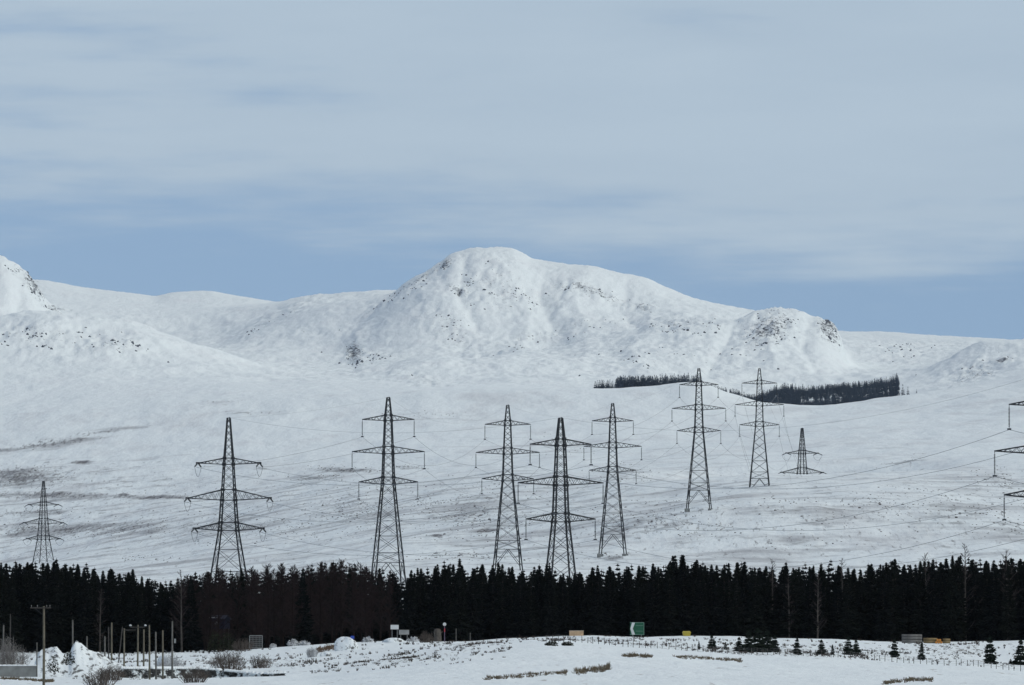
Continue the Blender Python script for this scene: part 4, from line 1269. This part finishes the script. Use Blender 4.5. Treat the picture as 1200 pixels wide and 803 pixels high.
mb = MB(); mb.blob((-.9, -.75, zt + .14), (.75, .22, .07), 3, .2); mb.build('snow_patch', M_frost, root, True)
for x_ in (-.95, .95):
    for y_ in (-.75, .75):
        mb = MB(); mb.bar((x_, y_, -.4), (x_, y_, zf), .14, sides=6); mb.build('leg', M_poled, root)
mb = MB(); mb.box((-.3, -.915, (zf + zt) / 2), (.5, .03, .6)); mb.build('window', M_grey, root)
for (px, py, w, h, lab) in [(252, 757, 20, 17, 'dark evergreen bush left under the blue shed'), (266, 757, 22, 16, 'dark evergreen bush right under the blue shed')]:
    g = spot(px, 1726.0); o = link('bush', leafy_mesh(int(px), w * k, wz(py - h, 1726.0) - g.z, 420, .2), M_bushd); o.location = g; tag(o, lab, 'bush')

# grey mesh gate
d = 1705.0; k = d / F; g = spot(300, d); root = empty('mesh_gate', g); tag(root, 'grey mesh gate panel standing at the forest edge right of the brown shrub', 'gate')
h = wz(745, d) - g.z; w = 15 * k; mb = MB()
for s in (-1, 1):
    mb.bar((s * w / 2, 0, -.3), (s * w / 2, 0, h), .11, sides=6)
for q in (0.12, 1):
    mb.bar((-w / 2, 0, h * q), (w / 2, 0, h * q), .09)
mb.build('gate_frame', M_grey, root); mb = MB()
for q in range(1, 9):
    mb.bar((-w / 2 + w * q / 9, 0, h * .12), (-w / 2 + w * q / 9, 0, h), .035)
for q in range(1, 6):
    mb.bar((-w / 2, .02, h * (.12 + .88 * q / 6)), (w / 2, .02, h * (.12 + .88 * q / 6)), .035)
mb.build('mesh_infill', M_grey, root)

# snow mounds and snowy boulders
MOUNDS = [(405, 763, 1650, 26, 16, 'big white dome of snow beside the brown grass bank'), (320, 752, 1712, 9, 5, 'small snow laden bush right of the mesh gate'), (344, 754, 1712, 16, 8, 'snow laden bush at the forest edge between gate and dome'),
                               (357, 752, 1710, 14, 6, 'flat snow laden bush left of the brown bank'), (431, 754, 1708, 15, 7, 'snow laden bush right of the white dome'), (461, 756, 1700, 26, 7, 'long snow bank under the small white sign'), (484, 754, 1704, 16, 6, 'snow laden bush right of the sign pair'),
                               (382, 770, 1600, 14, 6, 'dark edged snow hump below the brown grass bank'), (195, 785, 1540, 26, 20, 'pale snow mound behind the right end of the tall poles')]
for (px, py, d, w, h, lab) in MOUNDS:
    if px in (320, 344, 357, 431, 484):
        k = d / F; o = link('snowy_bush', leafy_mesh(int(px), w * k, h * k, 170, .2), M_frost2); o.location = spot(px, d)
        tag(o, lab, 'bush')
        continue
    x = wx(px, d); z = float(ground(np.array([x]), np.array([d]))[0]); k = d / F; root = empty('snow_mound', (x, d, z)); tag(root, lab, 'snow mound')
    hh = min(max(wz(py - h, d) - z, h * k * .7), w * k * .62)
    mb = MB(); mb.blob((0, 0, 0), (w * k / 2 * .7, w * k / 2 * .65, hh * .7), int(px), .1, 20, 12); mb.build('rock_core', M_stone, root, True)
    mb = MB(); mb.blob((0, .05, hh * .06), (w * k / 2, w * k / 2, hh * .98), int(px) + 1, .26, 30, 16); mb.build('snow_cover', M_heap, root, True)
d = 1690.0; g = spot(413, d); root = empty('small_sign', g); tag(root, 'tiny bright blue sign peeping over the white snow dome', 'sign')
zt = wz(745, d) - g.z; mb = MB(); mb.box((0, 0, zt - .25), (.55, .04, .45)); mb.build('panel', M_bright, root); mb = MB(); mb.bar((0, .06, -.3), (0, .06, zt - .1), .07, sides=6); mb.build('post', M_grey, root)

# ------------------------------------------------------------------ haze
mb = MB(); x0, x1, y0, y1, z0, z1 = -1150, 1150, -450, 14800, float(Z2.min()) - 1.0, float(Z2.max()) + 6.0
mb.box(((x0 + x1) / 2, (y0 + y1) / 2, (z0 + z1) / 2), (x1 - x0, y1 - y0, z1 - z0))
hm = bpy.data.materials.new('haze'); hm.use_nodes = True; nt = hm.node_tree
nt.nodes.remove(nt.nodes['Principled BSDF']); pv = nt.nodes.new('ShaderNodeVolumePrincipled')
pv.inputs['Density'].default_value = 5.0e-6; pv.inputs['Color'].default_value = (0.72, 0.86, 1.0, 1)
nt.links.new(pv.outputs[0], nt.nodes['Material Output'].inputs['Volume'])
hz_ = mb.build('haze', hm); hz_['kind'] = 'stuff'; hz_['label'] = 'thin cold haze over the valley'; hz_['category'] = 'haze'

# ------------------------------------------------------------------ sky and light
SUN_EL, SUN_AZ = math.radians(30), math.radians(138)     # azimuth clockwise from +Y: right and a little behind the camera
W = bpy.data.worlds.new('World'); SC.world = W; W.use_nodes = True; nt = W.node_tree; nt.nodes.clear()
out = N(nt, 'ShaderNodeOutputWorld'); bg = N(nt, 'ShaderNodeBackground'); bg.inputs['Strength'].default_value = 0.10
nt.links.new(bg.outputs[0], out.inputs['Surface'])
tc = N(nt, 'ShaderNodeTexCoord'); vec = tc.outputs['Generated']
va = N(nt, 'ShaderNodeVectorMath', operation='ADD'); va.inputs[1].default_value = (0, 0, 0.22); nt.links.new(vec, va.inputs[0])
vn = N(nt, 'ShaderNodeVectorMath', operation='NORMALIZE'); nt.links.new(va.outputs[0], vn.inputs[0])
sky = N(nt, 'ShaderNodeTexSky', sky_type='NISHITA', sun_disc=False, sun_elevation=SUN_EL, sun_rotation=SUN_AZ)
sky.air_density = 1.0; sky.dust_density = 0.6; sky.ozone_density = 1.2
nt.links.new(vn.outputs[0], sky.inputs['Vector'])
tint = N(nt, 'ShaderNodeMix', data_type='RGBA', blend_type='MULTIPLY'); tint.inputs['Factor'].default_value = 1
nt.links.new(sky.outputs[0], tint.inputs['A']); tint.inputs['B'].default_value = (1.15, 1.11, 1.09, 1)
sep = N(nt, 'ShaderNodeSeparateXYZ'); nt.links.new(vec, sep.inputs[0])
# two sheets of cloud, streaky along the horizon
c1 = noise(nt, vec, (26, 26, 160), 5, 0.55)
c2 = noise(nt, vec, (45, 45, 520), 5, 0.6, (0.0, 0.02, 0))
cs = math_node(nt, 'MULTIPLY_ADD', c2, 0.45, c1)                 # about .45 .. 1.0
el = N(nt, 'ShaderNodeMapRange', interpolation_type='SMOOTHSTEP'); el.inputs['From Min'].default_value = 0.021; el.inputs['From Max'].default_value = 0.038
el.inputs['To Min'].default_value = -0.36; el.inputs['To Max'].default_value = 0.30
nt.links.new(sep.outputs['Z'], el.inputs['Value'])
cv = math_node(nt, 'ADD', math_node(nt, 'MULTIPLY_ADD', sep.outputs['X'], 3.0, cs), el.outputs[0])
cm = N(nt, 'ShaderNodeMapRange', interpolation_type='SMOOTHSTEP'); cm.inputs['From Min'].default_value = 0.54; cm.inputs['From Max'].default_value = 0.98
nt.links.new(cv, cm.inputs['Value'])
cc = N(nt, 'ShaderNodeMix', data_type='RGBA'); cc.inputs['A'].default_value = (4.15, 5.2, 6.3, 1); cc.inputs['B'].default_value = (4.45, 5.5, 6.55, 1)
ct = N(nt, 'ShaderNodeMapRange'); ct.inputs['From Min'].default_value = 0.35; ct.inputs['From Max'].default_value = 0.65
nt.links.new(c1, ct.inputs['Value']); nt.links.new(ct.outputs[0], cc.inputs['Factor'])
mx = N(nt, 'ShaderNodeMix', data_type='RGBA'); nt.links.new(cm.outputs[0], mx.inputs['Factor'])
zen = N(nt, 'ShaderNodeMapRange', interpolation_type='SMOOTHSTEP'); zen.inputs['From Min'].default_value = 0.08; zen.inputs['From Max'].default_value = 0.7
nt.links.new(sep.outputs['Z'], zen.inputs['Value'])
up_ = N(nt, 'ShaderNodeMix', data_type='RGBA'); nt.links.new(zen.outputs[0], up_.inputs['Factor'])
nt.links.new(cc.outputs['Result'], up_.inputs['A']); up_.inputs['B'].default_value = (9.3, 9.7, 9.8, 1)
nt.links.new(tint.outputs['Result'], mx.inputs['A']); nt.links.new(up_.outputs['Result'], mx.inputs['B'])
nt.links.new(mx.outputs['Result'], bg.inputs['Color'])

sd = bpy.data.lights.new('Sun', 'SUN'); sd.energy = 0.75; sd.angle = math.radians(22); sd.color = (1.0, 0.96, 0.90)
so = bpy.data.objects.new('Sun', sd); COL.objects.link(so)
s = Vector((math.cos(SUN_EL) * math.sin(SUN_AZ), math.cos(SUN_EL) * math.cos(SUN_AZ), math.sin(SUN_EL)))
so.rotation_euler = (-s).to_track_quat('-Z', 'Y').to_euler(); so.location = (0, 0, 300)

# ------------------------------------------------------------------ camera
cd = bpy.data.cameras.new('Camera'); cd.lens = 400.0; cd.sensor_width = 36.0; cd.clip_start = 1.0; cd.clip_end = 60000
co = bpy.data.objects.new('Camera', cd); COL.objects.link(co)
co.location = (0, 0, ZC); co.rotation_euler = (math.radians(90) + math.atan((HY - 401.5) / F), 0, 0)
SC.camera = co

SC.view_settings.view_transform = 'Standard'; SC.view_settings.look = 'None'
SC.view_settings.exposure = 0.0; SC.view_settings.gamma = 1.0
SC.cycles.use_denoising = True
SC.cycles.max_bounces = 6; SC.cycles.volume_bounces = 0
